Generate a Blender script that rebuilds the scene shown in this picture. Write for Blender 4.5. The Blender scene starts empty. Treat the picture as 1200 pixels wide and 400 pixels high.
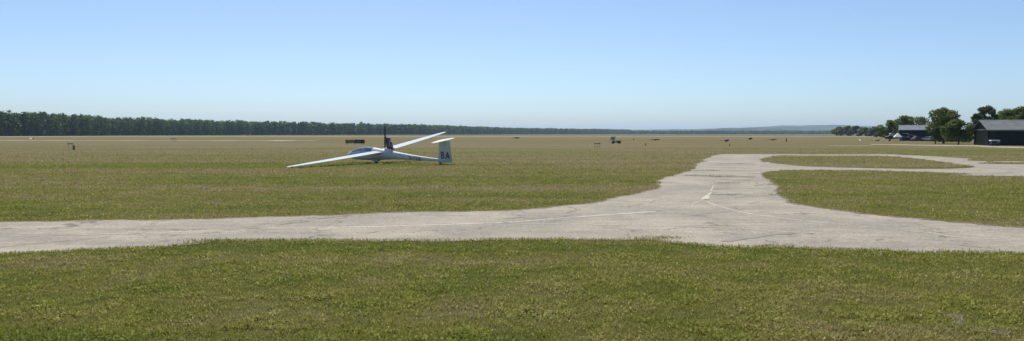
import bpy, bmesh, math, random
import numpy as np
from mathutils import Vector, Matrix, Euler

random.seed(7)
rng = np.random.default_rng(11)
R = math.radians
scene = bpy.context.scene
C = scene.collection

# ------------------------------------------------------------------ camera, sky, sun, exposure
EYE = 2.2           # camera height above the airfield, metres
FOC = 866.0         # focal length in pixels of a 1200 px wide frame
HOR = 157.0         # the horizon's row in a 1200x400 frame
cam_d = bpy.data.cameras.new('camera')
cam = bpy.data.objects.new('camera', cam_d)
C.objects.link(cam)
cam.location = (0, 0, EYE)
cam.rotation_euler = (R(90), 0, 0)
cam_d.sensor_width = 36.0
cam_d.lens = FOC / 1200 * 36
cam_d.shift_y = -(200 - HOR) / 1200
cam_d.clip_start = 0.1
cam_d.clip_end = 40000
scene.camera = cam

SUN_AZ, SUN_EL = -10.0, 61.0      # azimuth clockwise from +Y (the view direction)
world = bpy.data.worlds.new('World')
scene.world = world
world.use_nodes = True
wn = world.node_tree.nodes
wl = world.node_tree.links
wn.clear()
sky = wn.new('ShaderNodeTexSky')
sky.sky_type = 'NISHITA'
sky.sun_disc = False
sky.sun_elevation = R(SUN_EL)
sky.sun_rotation = R(SUN_AZ)
sky.altitude = 100
sky.air_density = 0.62
sky.dust_density = 1.25
sky.ozone_density = 3.4
bg = wn.new('ShaderNodeBackground')
bg.inputs['Strength'].default_value = 0.136
wo = wn.new('ShaderNodeOutputWorld')
wb = wn.new('ShaderNodeMix')          # the camera's cool white balance, the same all over the sky
wb.data_type = 'RGBA'; wb.blend_type = 'MULTIPLY'
wb.inputs[0].default_value = 1.0
wb.inputs[7].default_value = (0.94, 1.025, 1.02, 1)
wl.new(sky.outputs[0], wb.inputs[6])
wl.new(wb.outputs[2], bg.inputs[0])
wl.new(bg.outputs[0], wo.inputs[0])

sun_d = bpy.data.lights.new('sun', 'SUN')
sun_d.energy = 4.7
sun_d.angle = R(0.53)
sun_d.color = (1.0, 0.95, 0.87)
sun = bpy.data.objects.new('sun', sun_d)
C.objects.link(sun)
S = Vector((math.sin(R(SUN_AZ)) * math.cos(R(SUN_EL)), math.cos(R(SUN_AZ)) * math.cos(R(SUN_EL)), math.sin(R(SUN_EL))))
sun.rotation_euler = S.to_track_quat('Z', 'Y').to_euler()
sun.location = (0, 0, 60)

vs = scene.view_settings
vs.view_transform = 'Standard'
vs.look = 'None'
vs.exposure = 0.12
vs.gamma = 1.0
vs.use_curve_mapping = False
scene.render.engine = 'CYCLES'
cy = scene.cycles
cy.use_denoising = True
cy.denoiser = 'OPENIMAGEDENOISE'
cy.max_bounces = 6
cy.diffuse_bounces = 3
cy.glossy_bounces = 3
cy.transmission_bounces = 4
cy.transparent_max_bounces = 8
cy.volume_bounces = 1
cy.sample_clamp_indirect = 4.0
scene.render.filter_size = 1.3

# ------------------------------------------------------------------ helpers
def tag(o, label=None, cat=None, group=None, kind=None):
    if label: o['label'] = label
    if cat: o['category'] = cat
    if group: o['group'] = group
    if kind: o['kind'] = kind
    return o

def empty(name, loc=(0, 0, 0), rot=(0, 0, 0)):
    o = bpy.data.objects.new(name, None)
    C.objects.link(o)
    o.empty_display_size = 0.3
    o.location = loc
    o.rotation_euler = rot
    return o

class MB:
    """collects vertices and faces; build() links them as one mesh object"""
    def __init__(s):
        s.v, s.f = [], []
    def add(s, vs_, fs_):
        n = len(s.v)
        s.v += [tuple(p) for p in vs_]
        s.f += [tuple(n + i for i in f) for f in fs_]
        return s
    def box(s, x0, x1, y0, y1, z0, z1):
        p = [(x, y, z) for x in (x0, x1) for y in (y0, y1) for z in (z0, z1)]
        return s.add(p, [(0, 1, 3, 2), (4, 6, 7, 5), (0, 4, 5, 1), (2, 3, 7, 6), (0, 2, 6, 4), (1, 5, 7, 3)])
    def prism(s, prof, a0, a1, axis='y'):
        """profile of (u, w) pairs pushed along an axis from a0 to a1 (u is the other flat axis, w is z)"""
        n = len(prof)
        if axis == 'y':
            p = [(u, a0, w) for u, w in prof] + [(u, a1, w) for u, w in prof]
        else:
            p = [(a0, u, w) for u, w in prof] + [(a1, u, w) for u, w in prof]
        f = [tuple(range(n)), tuple(range(2 * n - 1, n - 1, -1))]
        f += [(i, (i + 1) % n, n + (i + 1) % n, n + i) for i in range(n)]
        return s.add(p, f)
    def tube(s, p0, p1, r0, r1=None, n=8, cap=True):
        r1 = r0 if r1 is None else r1
        p0, p1 = Vector(p0), Vector(p1)
        d = (p1 - p0).normalized()
        a = d.orthogonal().normalized()
        b = d.cross(a)
        vs_ = []
        for p, r in ((p0, r0), (p1, r1)):
            for i in range(n):
                t = 2 * math.pi * i / n
                vs_.append(p + a * (r * math.cos(t)) + b * (r * math.sin(t)))
        fs_ = [(i, (i + 1) % n, n + (i + 1) % n, n + i) for i in range(n)]
        if cap:
            fs_ += [tuple(range(n - 1, -1, -1)), tuple(range(n, 2 * n))]
        return s.add(vs_, fs_)
    def rings(s, rings, cap=True, closed=True):
        n = len(rings[0])
        vs_ = [p for r in rings for p in r]
        fs_ = []
        for k in range(len(rings) - 1):
            for i in range(n if closed else n - 1):
                j = (i + 1) % n
                fs_.append((k * n + i, k * n + j, (k + 1) * n + j, (k + 1) * n + i))
        if cap:
            fs_ += [tuple(range(n - 1, -1, -1)), tuple((len(rings) - 1) * n + i for i in range(n))]
        return s.add(vs_, fs_)
    def lathe_y(s, prof, cx, cz, n=20):
        """profile of (y, r) turned about an axis along y through (cx, cz)"""
        rs = [[(cx + r * math.cos(2 * math.pi * i / n), y, cz + r * math.sin(2 * math.pi * i / n)) for i in range(n)] for y, r in prof]
        return s.rings(rs)
    def build(s, name, mat, parent=None, smooth=False, bevel=0.0, auto=None):
        me = bpy.data.meshes.new(name)
        me.from_pydata(s.v, [], s.f)
        me.validate()
        bm = bmesh.new(); bm.from_mesh(me)
        bmesh.ops.recalc_face_normals(bm, faces=bm.faces)
        if bevel:
            bmesh.ops.bevel(bm, geom=list(bm.edges), offset=bevel, segments=2, affect='EDGES', profile=0.6)
        bm.to_mesh(me); bm.free()
        if mat: me.materials.append(mat)
        if smooth:
            me.polygons.foreach_set('use_smooth', [True] * len(me.polygons))
            if auto:
                me.set_sharp_from_angle(angle=R(auto))
        o = bpy.data.objects.new(name, me)
        C.objects.link(o)
        if parent is not None: o.parent = parent
        return o

def mesh_np(name, verts, faces, mat, parent=None, attr=None):
    """mesh from numpy arrays; all faces have the same number of corners"""
    me = bpy.data.meshes.new(name)
    k = faces.shape[1]
    me.vertices.add(len(verts)); me.loops.add(faces.size); me.polygons.add(len(faces))
    me.vertices.foreach_set('co', np.ascontiguousarray(verts, np.float32).ravel())
    me.loops.foreach_set('vertex_index', np.ascontiguousarray(faces, np.int32).ravel())
    me.polygons.foreach_set('loop_start', np.arange(0, faces.size, k, dtype=np.int32))
    me.polygons.foreach_set('loop_total', np.full(len(faces), k, np.int32))
    me.update(calc_edges=True)
    if attr:
        for an, av in attr.items():
            a = me.attributes.new(an, 'FLOAT', 'POINT')
            a.data.foreach_set('value', np.ascontiguousarray(av, np.float32))
    me.materials.append(mat)
    o = bpy.data.objects.new(name, me)
    C.objects.link(o)
    if parent is not None: o.parent = parent
    return o

def copy_tree(o, parent=None):
    c = o.copy(); C.objects.link(c)
    if parent is not None:
        c.parent = parent
    for ch in list(o.children):
        copy_tree(ch, c)
    return c

def G(px, py):
    """where the ground is, for a point read off the photograph"""
    Y = EYE * FOC / (py - HOR)
    return ((px - 600) * Y / FOC, Y)

# ------------------------------------------------------------------ materials
def new_mat(name):
    m = bpy.data.materials.new(name)
    m.use_nodes = True
    nt = m.node_tree
    return m, nt, nt.nodes['Principled BSDF'], nt.nodes['Material Output']

def plain(name, col, rough=0.6, metal=0.0, var=0.12, scale=6.0, coat=0.0, bump=0.0, spec=None):
    """base colour with a little dirt and wear in object space"""
    m, nt, p, out = new_mat(name)
    N, L = nt.nodes, nt.links
    tc = N.new('ShaderNodeTexCoord')
    nz = N.new('ShaderNodeTexNoise'); nz.inputs['Scale'].default_value = scale; nz.inputs['Detail'].default_value = 6
    L.new(tc.outputs['Object'], nz.inputs['Vector'])
    mx = N.new('ShaderNodeMix'); mx.data_type = 'RGBA'
    mx.inputs[6].default_value = tuple(c * (1 - var) for c in col) + (1,)
    mx.inputs[7].default_value = tuple(min(1, c * (1 + var)) for c in col) + (1,)
    L.new(nz.outputs[0], mx.inputs[0])
    L.new(mx.outputs[2], p.inputs['Base Color'])
    p.inputs['Roughness'].default_value = rough
    p.inputs['Metallic'].default_value = metal
    if coat: p.inputs['Coat Weight'].default_value = coat
    if spec is not None: p.inputs['Specular IOR Level'].default_value = spec
    if bump:
        b = N.new('ShaderNodeBump'); b.inputs['Strength'].default_value = bump; b.inputs['Distance'].default_value = 0.02
        L.new(nz.outputs[0], b.inputs['Height']); L.new(b.outputs[0], p.inputs['Normal'])
    return m

def noise(nt, vec, scale, detail=4, rough=0.55, dist=0.0):
    n = nt.nodes.new('ShaderNodeTexNoise')
    n.inputs['Scale'].default_value = scale
    n.inputs['Detail'].default_value = detail
    n.inputs['Roughness'].default_value = rough
    n.inputs['Distortion'].default_value = dist
    nt.links.new(vec, n.inputs['Vector'])
    return n.outputs[0]

def mth(nt, op, a, b=None, c=None, clamp=False):
    n = nt.nodes.new('ShaderNodeMath'); n.operation = op; n.use_clamp = clamp
    for i, v in enumerate((a, b, c)):
        if v is None: continue
        if isinstance(v, (int, float)): n.inputs[i].default_value = v
        else: nt.links.new(v, n.inputs[i])
    return n.outputs[0]

def mapr(nt, v, a, b, c, d, smooth=True):
    n = nt.nodes.new('ShaderNodeMapRange')
    n.interpolation_type = 'SMOOTHSTEP' if smooth else 'LINEAR'
    nt.links.new(v, n.inputs[0])
    for i, x in enumerate((a, b, c, d)): n.inputs[i + 1].default_value = x
    return n.outputs[0]

def mixc(nt, f, a, b):
    n = nt.nodes.new('ShaderNodeMix'); n.data_type = 'RGBA'
    if isinstance(f, (int, float)): n.inputs[0].default_value = f
    else: nt.links.new(f, n.inputs[0])
    for i, v in ((6, a), (7, b)):
        if isinstance(v, tuple): n.inputs[i].default_value = v + (1,) if len(v) == 3 else v
        else: nt.links.new(v, n.inputs[i])
    return n.outputs[2]

# --- the turf's own colour, shared by the soil sheet and the blades: green and dried-out patches
def turf_group():
    g = bpy.data.node_groups.new('turf_colour', 'ShaderNodeTree')
    g.interface.new_socket('Color', in_out='OUTPUT', socket_type='NodeSocketColor')
    g.interface.new_socket('Dry', in_out='OUTPUT', socket_type='NodeSocketFloat')
    go = g.nodes.new('NodeGroupOutput')
    geo = g.nodes.new('ShaderNodeNewGeometry')
    pos = geo.outputs['Position']
    sp = g.nodes.new('ShaderNodeSeparateXYZ'); g.links.new(pos, sp.inputs[0])
    flat = g.nodes.new('ShaderNodeCombineXYZ')
    g.links.new(sp.outputs[0], flat.inputs[0]); g.links.new(sp.outputs[1], flat.inputs[1])
    pv = flat.outputs[0]
    # stretched along x: the field is mown in long passes
    mp = g.nodes.new('ShaderNodeMapping'); mp.inputs['Scale'].default_value = (0.16, 1.0, 1.0)
    g.links.new(pv, mp.inputs['Vector'])
    big = noise(g, mp.outputs[0], 0.022, 5, 0.6, 0.4)
    mid = noise(g, mp.outputs[0], 0.16, 5, 0.6, 0.3)
    loc = noise(g, pv, 0.75, 4, 0.6, 0.3)
    fin = noise(g, pv, 7.0, 5, 0.65)
    far = mapr(g, sp.outputs[1], 40, 130, 0.0, 0.20)
    d = mth(g, 'MULTIPLY', mapr(g, big, 0.36, 0.64, 0, 1), 0.34)
    d = mth(g, 'MULTIPLY_ADD', mapr(g, mid, 0.34, 0.66, 0, 1), 0.34, d)
    d = mth(g, 'MULTIPLY_ADD', mapr(g, loc, 0.32, 0.68, 0, 1), 0.26, d)
    d = mth(g, 'MULTIPLY_ADD', fin, 0.14, d)
    d = mth(g, 'ADD', d, far)
    dry = mapr(g, d, 0.30, 0.84, 0.0, 1.0, False)
    cr = g.nodes.new('ShaderNodeValToRGB')
    e = cr.color_ramp.elements
    e[0].position = 0.0; e[0].color = (0.074, 0.086, 0.013, 1)
    e[1].position = 1.0; e[1].color = (0.150, 0.120, 0.064, 1)
    for p_, c_ in ((0.28, (0.101, 0.101, 0.020)), (0.5, (0.114, 0.107, 0.031)), (0.74, (0.129, 0.108, 0.044))):
        x = e.new(p_); x.color = c_ + (1,)
    g.links.new(dry, cr.inputs[0])
    g.links.new(cr.outputs[0], go.inputs['Color'])
    g.links.new(dry, go.inputs['Dry'])
    return g
TURF = turf_group()

def turf_node(nt):
    n = nt.nodes.new('ShaderNodeGroup'); n.node_tree = TURF
    return n

def make_ground_mat():
    m, nt, p, out = new_mat('turf_soil')
    L = nt.links
    t = turf_node(nt)
    geo = nt.nodes.new('ShaderNodeNewGeometry')
    pos = geo.outputs['Position']
    f1 = noise(nt, pos, 26.0, 4, 0.7)
    f2 = noise(nt, pos, 5.0, 4, 0.7)
    k = mth(nt, 'MULTIPLY_ADD', mapr(nt, f1, 0.25, 0.75, -0.5, 0.5), 0.5, 1.0)
    k = mth(nt, 'MULTIPLY', k, mapr(nt, f2, 0.2, 0.8, 0.78, 1.2))
    mx = nt.nodes.new('ShaderNodeVectorMath'); mx.operation = 'SCALE'
    L.new(t.outputs['Color'], mx.inputs[0]); L.new(k, mx.inputs['Scale'])
    L.new(mx.outputs[0], p.inputs['Base Color'])
    p.inputs['Roughness'].default_value = 0.95
    p.inputs['Specular IOR Level'].default_value = 0.1
    b = nt.nodes.new('ShaderNodeBump'); b.inputs['Strength'].default_value = 0.9; b.inputs['Distance'].default_value = 0.05
    L.new(f1, b.inputs['Height']); L.new(b.outputs[0], p.inputs['Normal'])
    return m
M_SOIL = make_ground_mat()

def make_blade_mat():
    m, nt, p, out = new_mat('grass_blades')
    L = nt.links
    t = turf_node(nt)
    at = nt.nodes.new('ShaderNodeAttribute'); at.attribute_name = 'tint'
    v = at.outputs['Fac']
    k = mapr(nt, v, 0.0, 1.0, 1.45, 4.0, False)
    mx = nt.nodes.new('ShaderNodeVectorMath'); mx.operation = 'SCALE'
    L.new(t.outputs['Color'], mx.inputs[0]); L.new(k, mx.inputs['Scale'])
    straw = nt.nodes.new('ShaderNodeAttribute'); straw.attribute_name = 'straw'
    col = mixc(nt, straw.outputs['Fac'], mx.outputs[0], (0.42, 0.34, 0.17))
    L.new(col, p.inputs['Base Color'])
    p.inputs['Roughness'].default_value = 0.55
    p.inputs['Specular IOR Level'].default_value = 0.12
    tr = nt.nodes.new('ShaderNodeBsdfTranslucent')
    L.new(col, tr.inputs['Color'])
    ms = nt.nodes.new('ShaderNodeMixShader'); ms.inputs[0].default_value = 0.35
    L.new(p.outputs[0], ms.inputs[1]); L.new(tr.outputs[0], ms.inputs[2])
    L.new(ms.outputs[0], out.inputs['Surface'])
    return m
M_BLADE = make_blade_mat()

def pave_colour(nt):
    L = nt.links
    geo = nt.nodes.new('ShaderNodeNewGeometry'); pos = geo.outputs['Position']
    mp = nt.nodes.new('ShaderNodeMapping'); mp.inputs['Scale'].default_value = (0.10, 1.0, 1.0)
    L.new(pos, mp.inputs['Vector'])
    streak = noise(nt, mp.outputs[0], 3.2, 6, 0.7, 0.4)
    blot = noise(nt, pos, 0.42, 6, 0.65, 0.5)
    blot2 = noise(nt, pos, 2.3, 5, 0.65)
    grit = noise(nt, pos, 21.0, 4, 0.8)
    peb = nt.nodes.new('ShaderNodeTexVoronoi'); peb.inputs['Scale'].default_value = 20
    L.new(pos, peb.inputs['Vector'])
    c = mixc(nt, mapr(nt, streak, 0.32, 0.68, 0, 1), (0.378, 0.330, 0.250), (0.250, 0.224, 0.180))
    c = mixc(nt, mapr(nt, blot, 0.42, 0.66, 0, 0.75), c, (0.222, 0.198, 0.160))
    c = mixc(nt, mapr(nt, blot, 0.50, 0.30, 0, 0.5), c, (0.425, 0.370, 0.280))
    c = mixc(nt, mapr(nt, blot2, 0.52, 0.72, 0, 0.45), c, (0.215, 0.190, 0.160))
    c = mixc(nt, mapr(nt, grit, 0.42, 0.66, 0, 0.65), c, (0.135, 0.118, 0.098))
    c = mixc(nt, mapr(nt, peb.outputs['Color'], 0.65, 1.0, 0, 0.5), c, (0.49, 0.44, 0.38))
    vc = nt.nodes.new('ShaderNodeTexVoronoi'); vc.feature = 'DISTANCE_TO_EDGE'; vc.inputs['Scale'].default_value = 0.33
    wob = noise(nt, pos, 1.3, 5, 0.7)
    av = nt.nodes.new('ShaderNodeVectorMath'); av.operation = 'ADD'
    L.new(pos, av.inputs[0])
    cw = nt.nodes.new('ShaderNodeCombineXYZ'); L.new(mth(nt, 'MULTIPLY', wob, 2.2), cw.inputs[0]); L.new(mth(nt, 'MULTIPLY', wob, 2.2), cw.inputs[1])
    L.new(cw.outputs[0], av.inputs[1]); L.new(av.outputs[0], vc.inputs['Vector'])
    ck = mth(nt, 'MULTIPLY', mapr(nt, vc.outputs['Distance'], 0.0, 0.022, 0.85, 0.0), mapr(nt, blot2, 0.42, 0.54, 0, 1))
    c = mixc(nt, ck, c, (0.10, 0.09, 0.065))
    return c, grit

def make_pave_mat():
    m, nt, p, out = new_mat('old_concrete')
    c, grit = pave_colour(nt)
    nt.links.new(c, p.inputs['Base Color'])
    p.inputs['Roughness'].default_value = 0.88
    p.inputs['Specular IOR Level'].default_value = 0.25
    b = nt.nodes.new('ShaderNodeBump'); b.inputs['Strength'].default_value = 0.6; b.inputs['Distance'].default_value = 0.012
    nt.links.new(grit, b.inputs['Height']); nt.links.new(b.outputs[0], p.inputs['Normal'])
    return m
M_PAVE = make_pave_mat()

def make_paint_mat(name, col, wear_lo, wear_hi):
    """worn road paint: paint flakes off to old concrete"""
    m, nt, p, out = new_mat(name)
    geo = nt.nodes.new('ShaderNodeNewGeometry'); pos = geo.outputs['Position']
    w = noise(nt, pos, 1.1, 6, 0.75)
    f = mapr(nt, w, wear_lo, wear_hi, 0.0, 1.0)
    base, grit = pave_colour(nt)
    f = mth(nt, 'MULTIPLY', f, mapr(nt, grit, 0.35, 0.62, 1.0, 0.35))
    nt.links.new(mixc(nt, f, base, col), p.inputs['Base Color'])
    p.inputs['Roughness'].default_value = 0.8
    return m
M_LINE = make_paint_mat('worn_white_paint', (0.62, 0.59, 0.52), 0.36, 0.52)
M_LINE_FAINT = make_paint_mat('worn_yellow_paint', (0.54, 0.48, 0.37), 0.36, 0.56)
M_PATCH = make_paint_mat('white_paint_patch', (0.66, 0.62, 0.46), 0.36, 0.60)

def make_joint_mat():
    m, nt, p, out = new_mat('weedy_joint')
    geo = nt.nodes.new('ShaderNodeNewGeometry')
    n = noise(nt, geo.outputs['Position'], 3.0, 5, 0.7)
    nt.links.new(mixc(nt, mapr(nt, n, 0.35, 0.65, 0, 1), (0.17, 0.148, 0.115), (0.055, 0.055, 0.030)), p.inputs['Base Color'])
    p.inputs['Roughness'].default_value = 0.95
    return m
M_JOINT = make_joint_mat()

def make_leaf_mat(name, c0, c1, transl=0.3):
    m, nt, p, out = new_mat(name)
    L = nt.links
    at = nt.nodes.new('ShaderNodeAttribute'); at.attribute_name = 'tint'
    col = mixc(nt, at.outputs['Fac'], c0, c1)
    L.new(col, p.inputs['Base Color'])
    p.inputs['Roughness'].default_value = 0.6
    p.inputs['Specular IOR Level'].default_value = 0.2
    tr = nt.nodes.new('ShaderNodeBsdfTranslucent'); L.new(col, tr.inputs['Color'])
    ms = nt.nodes.new('ShaderNodeMixShader'); ms.inputs[0].default_value = transl
    L.new(p.outputs[0], ms.inputs[1]); L.new(tr.outputs[0], ms.inputs[2])
    L.new(ms.outputs[0], out.inputs['Surface'])
    return m
M_LEAF = make_leaf_mat('broad_leaves', (0.070, 0.100, 0.020), (0.195, 0.240, 0.060), 0.6)
M_LEAF_DK = make_leaf_mat('dark_leaves', (0.050, 0.078, 0.026), (0.140, 0.180, 0.056), 0.5)
M_LEAF_GREY = make_leaf_mat('silvery_leaves', (0.070, 0.088, 0.050), (0.150, 0.170, 0.105), 0.45)
M_FOREST = make_leaf_mat('forest_leaves', (0.026, 0.058, 0.014), (0.130, 0.200, 0.044), 0.5)
M_BARK = plain('bark', (0.070, 0.055, 0.042), 0.95, var=0.35, scale=9, bump=0.6)

def make_hill_mat():
    m, nt, p, out = new_mat('wooded_hillside')
    geo = nt.nodes.new('ShaderNodeNewGeometry')
    n = noise(nt, geo.outputs['Position'], 0.004, 6, 0.65)
    nt.links.new(mixc(nt, mapr(nt, n, 0.35, 0.65, 0, 1), (0.032, 0.045, 0.022), (0.075, 0.085, 0.045)), p.inputs['Base Color'])
    p.inputs['Roughness'].default_value = 1.0
    p.inputs['Specular IOR Level'].default_value = 0.0
    return m
M_HILL = make_hill_mat()

def make_gravel_mat():
    m, nt, p, out = new_mat('pale_gravel')
    geo = nt.nodes.new('ShaderNodeNewGeometry')
    n = noise(nt, geo.outputs['Position'], 0.25, 6, 0.65)
    g = noise(nt, geo.outputs['Position'], 9.0, 4, 0.7)
    c = mixc(nt, mapr(nt, n, 0.35, 0.68, 0, 1), (0.35, 0.30, 0.215), (0.19, 0.155, 0.09))
    c = mixc(nt, mapr(nt, g, 0.45, 0.75, 0, 0.5), c, (0.24, 0.20, 0.15))
    nt.links.new(c, p.inputs['Base Color'])
    p.inputs['Roughness'].default_value = 0.95
    return m
M_GRAVEL = make_gravel_mat()

M_WHITE = plain('white_gelcoat', (0.60, 0.62, 0.64), 0.28, var=0.03, scale=2.0, coat=0.3)
M_CREAM = plain('cream_gelcoat', (0.66, 0.65, 0.58), 0.35, var=0.03, scale=2.0)
M_SEAM = plain('grey_seam_tape', (0.55, 0.56, 0.57), 0.5)
M_NAVY = plain('navy_lettering', (0.020, 0.028, 0.060), 0.5, var=0.05)
M_BLACK = plain('black_rubber', (0.022, 0.022, 0.023), 0.75)
M_DARK = plain('dark_metal', (0.050, 0.052, 0.055), 0.45, metal=0.4)
M_ALU = plain('bare_aluminium', (0.55, 0.56, 0.57), 0.35, metal=0.9)
M_PURPLE = plain('purple_engine_cover', (0.075, 0.035, 0.095), 0.4, var=0.25)
M_RED = plain('red_paint', (0.42, 0.05, 0.035), 0.45)
M_ORANGE = plain('orange_red_tape', (0.62, 0.26, 0.18), 0.5)
M_PROP = plain('dark_propeller', (0.075, 0.085, 0.090), 0.35)
M_INT = plain('cockpit_lining', (0.065, 0.075, 0.09), 0.8)
M_SEAT = plain('seat_cloth', (0.09, 0.11, 0.15), 0.9)

def make_glass(name, tint, refl=0.10):
    m, nt, p, out = new_mat(name)
    N, L = nt.nodes, nt.links
    N.remove(p)
    t = N.new('ShaderNodeBsdfTransparent'); t.inputs[0].default_value = tint + (1,)
    gl = N.new('ShaderNodeBsdfGlossy'); gl.inputs['Roughness'].default_value = 0.03
    gl.inputs['Color'].default_value = (0.95, 0.97, 1, 1)
    fr = N.new('ShaderNodeFresnel'); fr.inputs[0].default_value = 1.52
    f = mth(nt, 'ADD', fr.outputs[0], refl, clamp=True)
    ms = N.new('ShaderNodeMixShader')
    L.new(f, ms.inputs[0]); L.new(t.outputs[0], ms.inputs[1]); L.new(gl.outputs[0], ms.inputs[2])
    L.new(ms.outputs[0], out.inputs['Surface'])
    return m
M_CANOPY = make_glass('canopy_perspex', (0.62, 0.70, 0.80), 0.30)
M_GLASS = make_glass('car_glass', (0.25, 0.28, 0.30), 0.08)

def make_sheet_mat(name, col, pitch, axis, rough=0.5, metal=0.0):
    """profiled steel sheet: fine ribs as relief, weathered colour"""
    m, nt, p, out = new_mat(name)
    L = nt.links
    tc = nt.nodes.new('ShaderNodeTexCoord')
    w = nt.nodes.new('ShaderNodeTexWave'); w.bands_direction = axis
    w.inputs['Scale'].default_value = 1.0 / pitch * 0.314
    L.new(tc.outputs['Object'], w.inputs['Vector'])
    n = noise(nt, tc.outputs['Object'], 0.8, 6, 0.65)
    c = mixc(nt, mapr(nt, n, 0.3, 0.7, 0, 1), tuple(x * 0.78 for x in col), tuple(x * 1.18 for x in col))
    L.new(c, p.inputs['Base Color'])
    b = nt.nodes.new('ShaderNodeBump'); b.inputs['Strength'].default_value = 0.6; b.inputs['Distance'].default_value = 0.03
    L.new(w.outputs[0], b.inputs['Height']); L.new(b.outputs[0], p.inputs['Normal'])
    p.inputs['Roughness'].default_value = rough
    p.inputs['Metallic'].default_value = metal
    p.inputs['Specular IOR Level'].default_value = 0.12
    return m

# ------------------------------------------------------------------ ground, hills
def catmull(pts, step):
    out = []
    P = [Vector((p[0], p[1])) for p in pts]
    n = len(P)
    for i in range(n - 1):
        p0, p1, p2, p3 = P[max(i - 1, 0)], P[i], P[i + 1], P[min(i + 2, n - 1)]
        k = max(2, min(160, int((p2 - p1).length / step)))
        for j in range(k):
            t = j / k
            out.append(0.5 * ((2 * p1) + (p2 - p0) * t + (2 * p0 - 5 * p1 + 4 * p2 - p3) * t * t + (3 * p1 - p0 - 3 * p2 + p3) * t ** 3))
    out.append(P[-1])
    return out

def rough_edge(pts, amp, step=0.12, seed=0):
    """a smooth line with a frayed, grass-eaten edge"""
    r = random.Random(seed)
    c = catmull(pts, step)
    n = len(c)
    off = np.zeros(n)
    for wl_, a in ((3.2, 1.5), (1.3, 1.0), (0.5, 0.6), (0.25, 0.5)):
        k = max(4, int(n * step / wl_) + 3)
        ctl = np.array([r.uniform(-1, 1) for _ in range(k)])
        off += a * np.interp(np.linspace(0, k - 1, n), np.arange(k), ctl)
    out = []
    for i in range(n):
        d = (c[min(i + 1, n - 1)] - c[max(i - 1, 0)])
        if d.length < 1e-6: continue
        d.normalize()
        fade = 1.0 if abs(c[i].x) < 60 else 0.0
        out.append((c[i].x - d.y * off[i] * amp * fade, c[i].y + d.x * off[i] * amp * fade))
    return out

def sheet(name, poly, z, mat, kind='structure', parent=None):
    bm = bmesh.new()
    vs_ = [bm.verts.new((x, y, z)) for x, y in poly]
    es = [bm.edges.new((vs_[i], vs_[(i + 1) % len(vs_)])) for i in range(len(vs_))]
    bmesh.ops.triangle_fill(bm, edges=es, use_beauty=True, use_dissolve=False)
    for f in bm.faces:
        if f.normal.z < 0: f.normal_flip()
    me = bpy.data.meshes.new(name); bm.to_mesh(me); bm.free()
    me.materials.append(mat)
    o = bpy.data.objects.new(name, me); C.objects.link(o)
    if parent is not None: o.parent = parent
    elif kind: o['kind'] = kind
    return o

def GP(*pp):
    return [G(*p) for p in pp]

# one sheet to the horizon
mb = MB()
mb.add([(-14000, -60, 0), (14000, -60, 0), (14000, 14000, 0), (-14000, 14000, 0)], [(0, 1, 2, 3)])
ground = mb.build('ground', M_SOIL)
tag(ground, 'flat mown airfield grass, green and dried brown in patches', kind='structure')

# taxiway: near edge, right-hand far side, top, left-hand far side
near = [(-75, 3.0), (-45, 8.5), (-20, 12.0)] + GP((0, 297), (100, 294.5), (200, 291), (245, 286), (320, 284.5), (400, 284), (500, 282.5), (600, 281), (700, 280.5), (775, 281), (830, 287), (900, 289.5), (1000, 294), (1100, 298), (1200, 300.5)) + [(20, 11.2), (45, 7.5), (80, 3.5)]
top = [(80, 58.5)] + GP((1200, 189.5), (1140, 186.3), (1096, 183.6), (1060, 182.0), (1035, 181.2), (965, 181.3), (905, 180.9), (860, 180.8), (845, 181))
left = GP((845, 181), (832, 184), (818, 192), (801, 202), (781, 207), (774, 212), (762, 221), (744, 227), (720, 232.5), (692, 238), (625, 245), (535, 249), (400, 251.8), (200, 257), (0, 261)) + [(-20, 16.6), (-45, 12.0), (-75, 6.5)]
E_near = rough_edge(near, 0.12, seed=1)
E_top = rough_edge(top, 0.25, 0.6, seed=2)
E_left = rough_edge(left, 0.15, seed=3)
pave_poly = E_near + E_top + E_left
taxiway = sheet('taxiway', pave_poly, 0.006, M_PAVE)
taxiway['label'] = 'pale worn concrete taxiway with faded lines and weedy joints'

isl_low = rough_edge(GP((1200, 267), (1113, 261), (1012, 251), (944, 241), (916, 232), (907, 227), (911, 219), (905, 210), (899, 203.5), (912, 200.8), (927, 200), (1029, 200.6), (1130, 203.8), (1200, 207)) + [(62, 33), (62, 13.5), (30, 15)], 0.14, seed=4)
isl_up = rough_edge(GP((891, 187), (894, 190), (925, 193.8), (961, 196), (1062, 198), (1120, 197.8), (1141, 195.8), (1120, 192.2), (1096, 189), (1065, 185.2), (1035, 182.9), (995, 182.7), (935, 182.5), (911, 182.6), (891, 187)), 0.13, 0.3, seed=5)
isl_sliver = rough_edge(GP((1128, 187.0), (1165, 190.0), (1200, 192.8)) + [(70, 47), (70, 56)] + GP((1200, 190.6), (1160, 188.2), (1128, 187.0)), 0.12, 0.3, seed=6)
turf_islands = []
for nm, pl, lb in (('turf_island', isl_low, 'large grass island right of the taxiway junction'), ('turf_island', isl_up, 'long thin grass island between two taxiway branches'), ('turf_island', isl_sliver, 'narrow grass sliver at the right edge of the pavement')):
    o = sheet(nm, pl, 0.012, M_SOIL)
    o['label'] = lb

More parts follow.
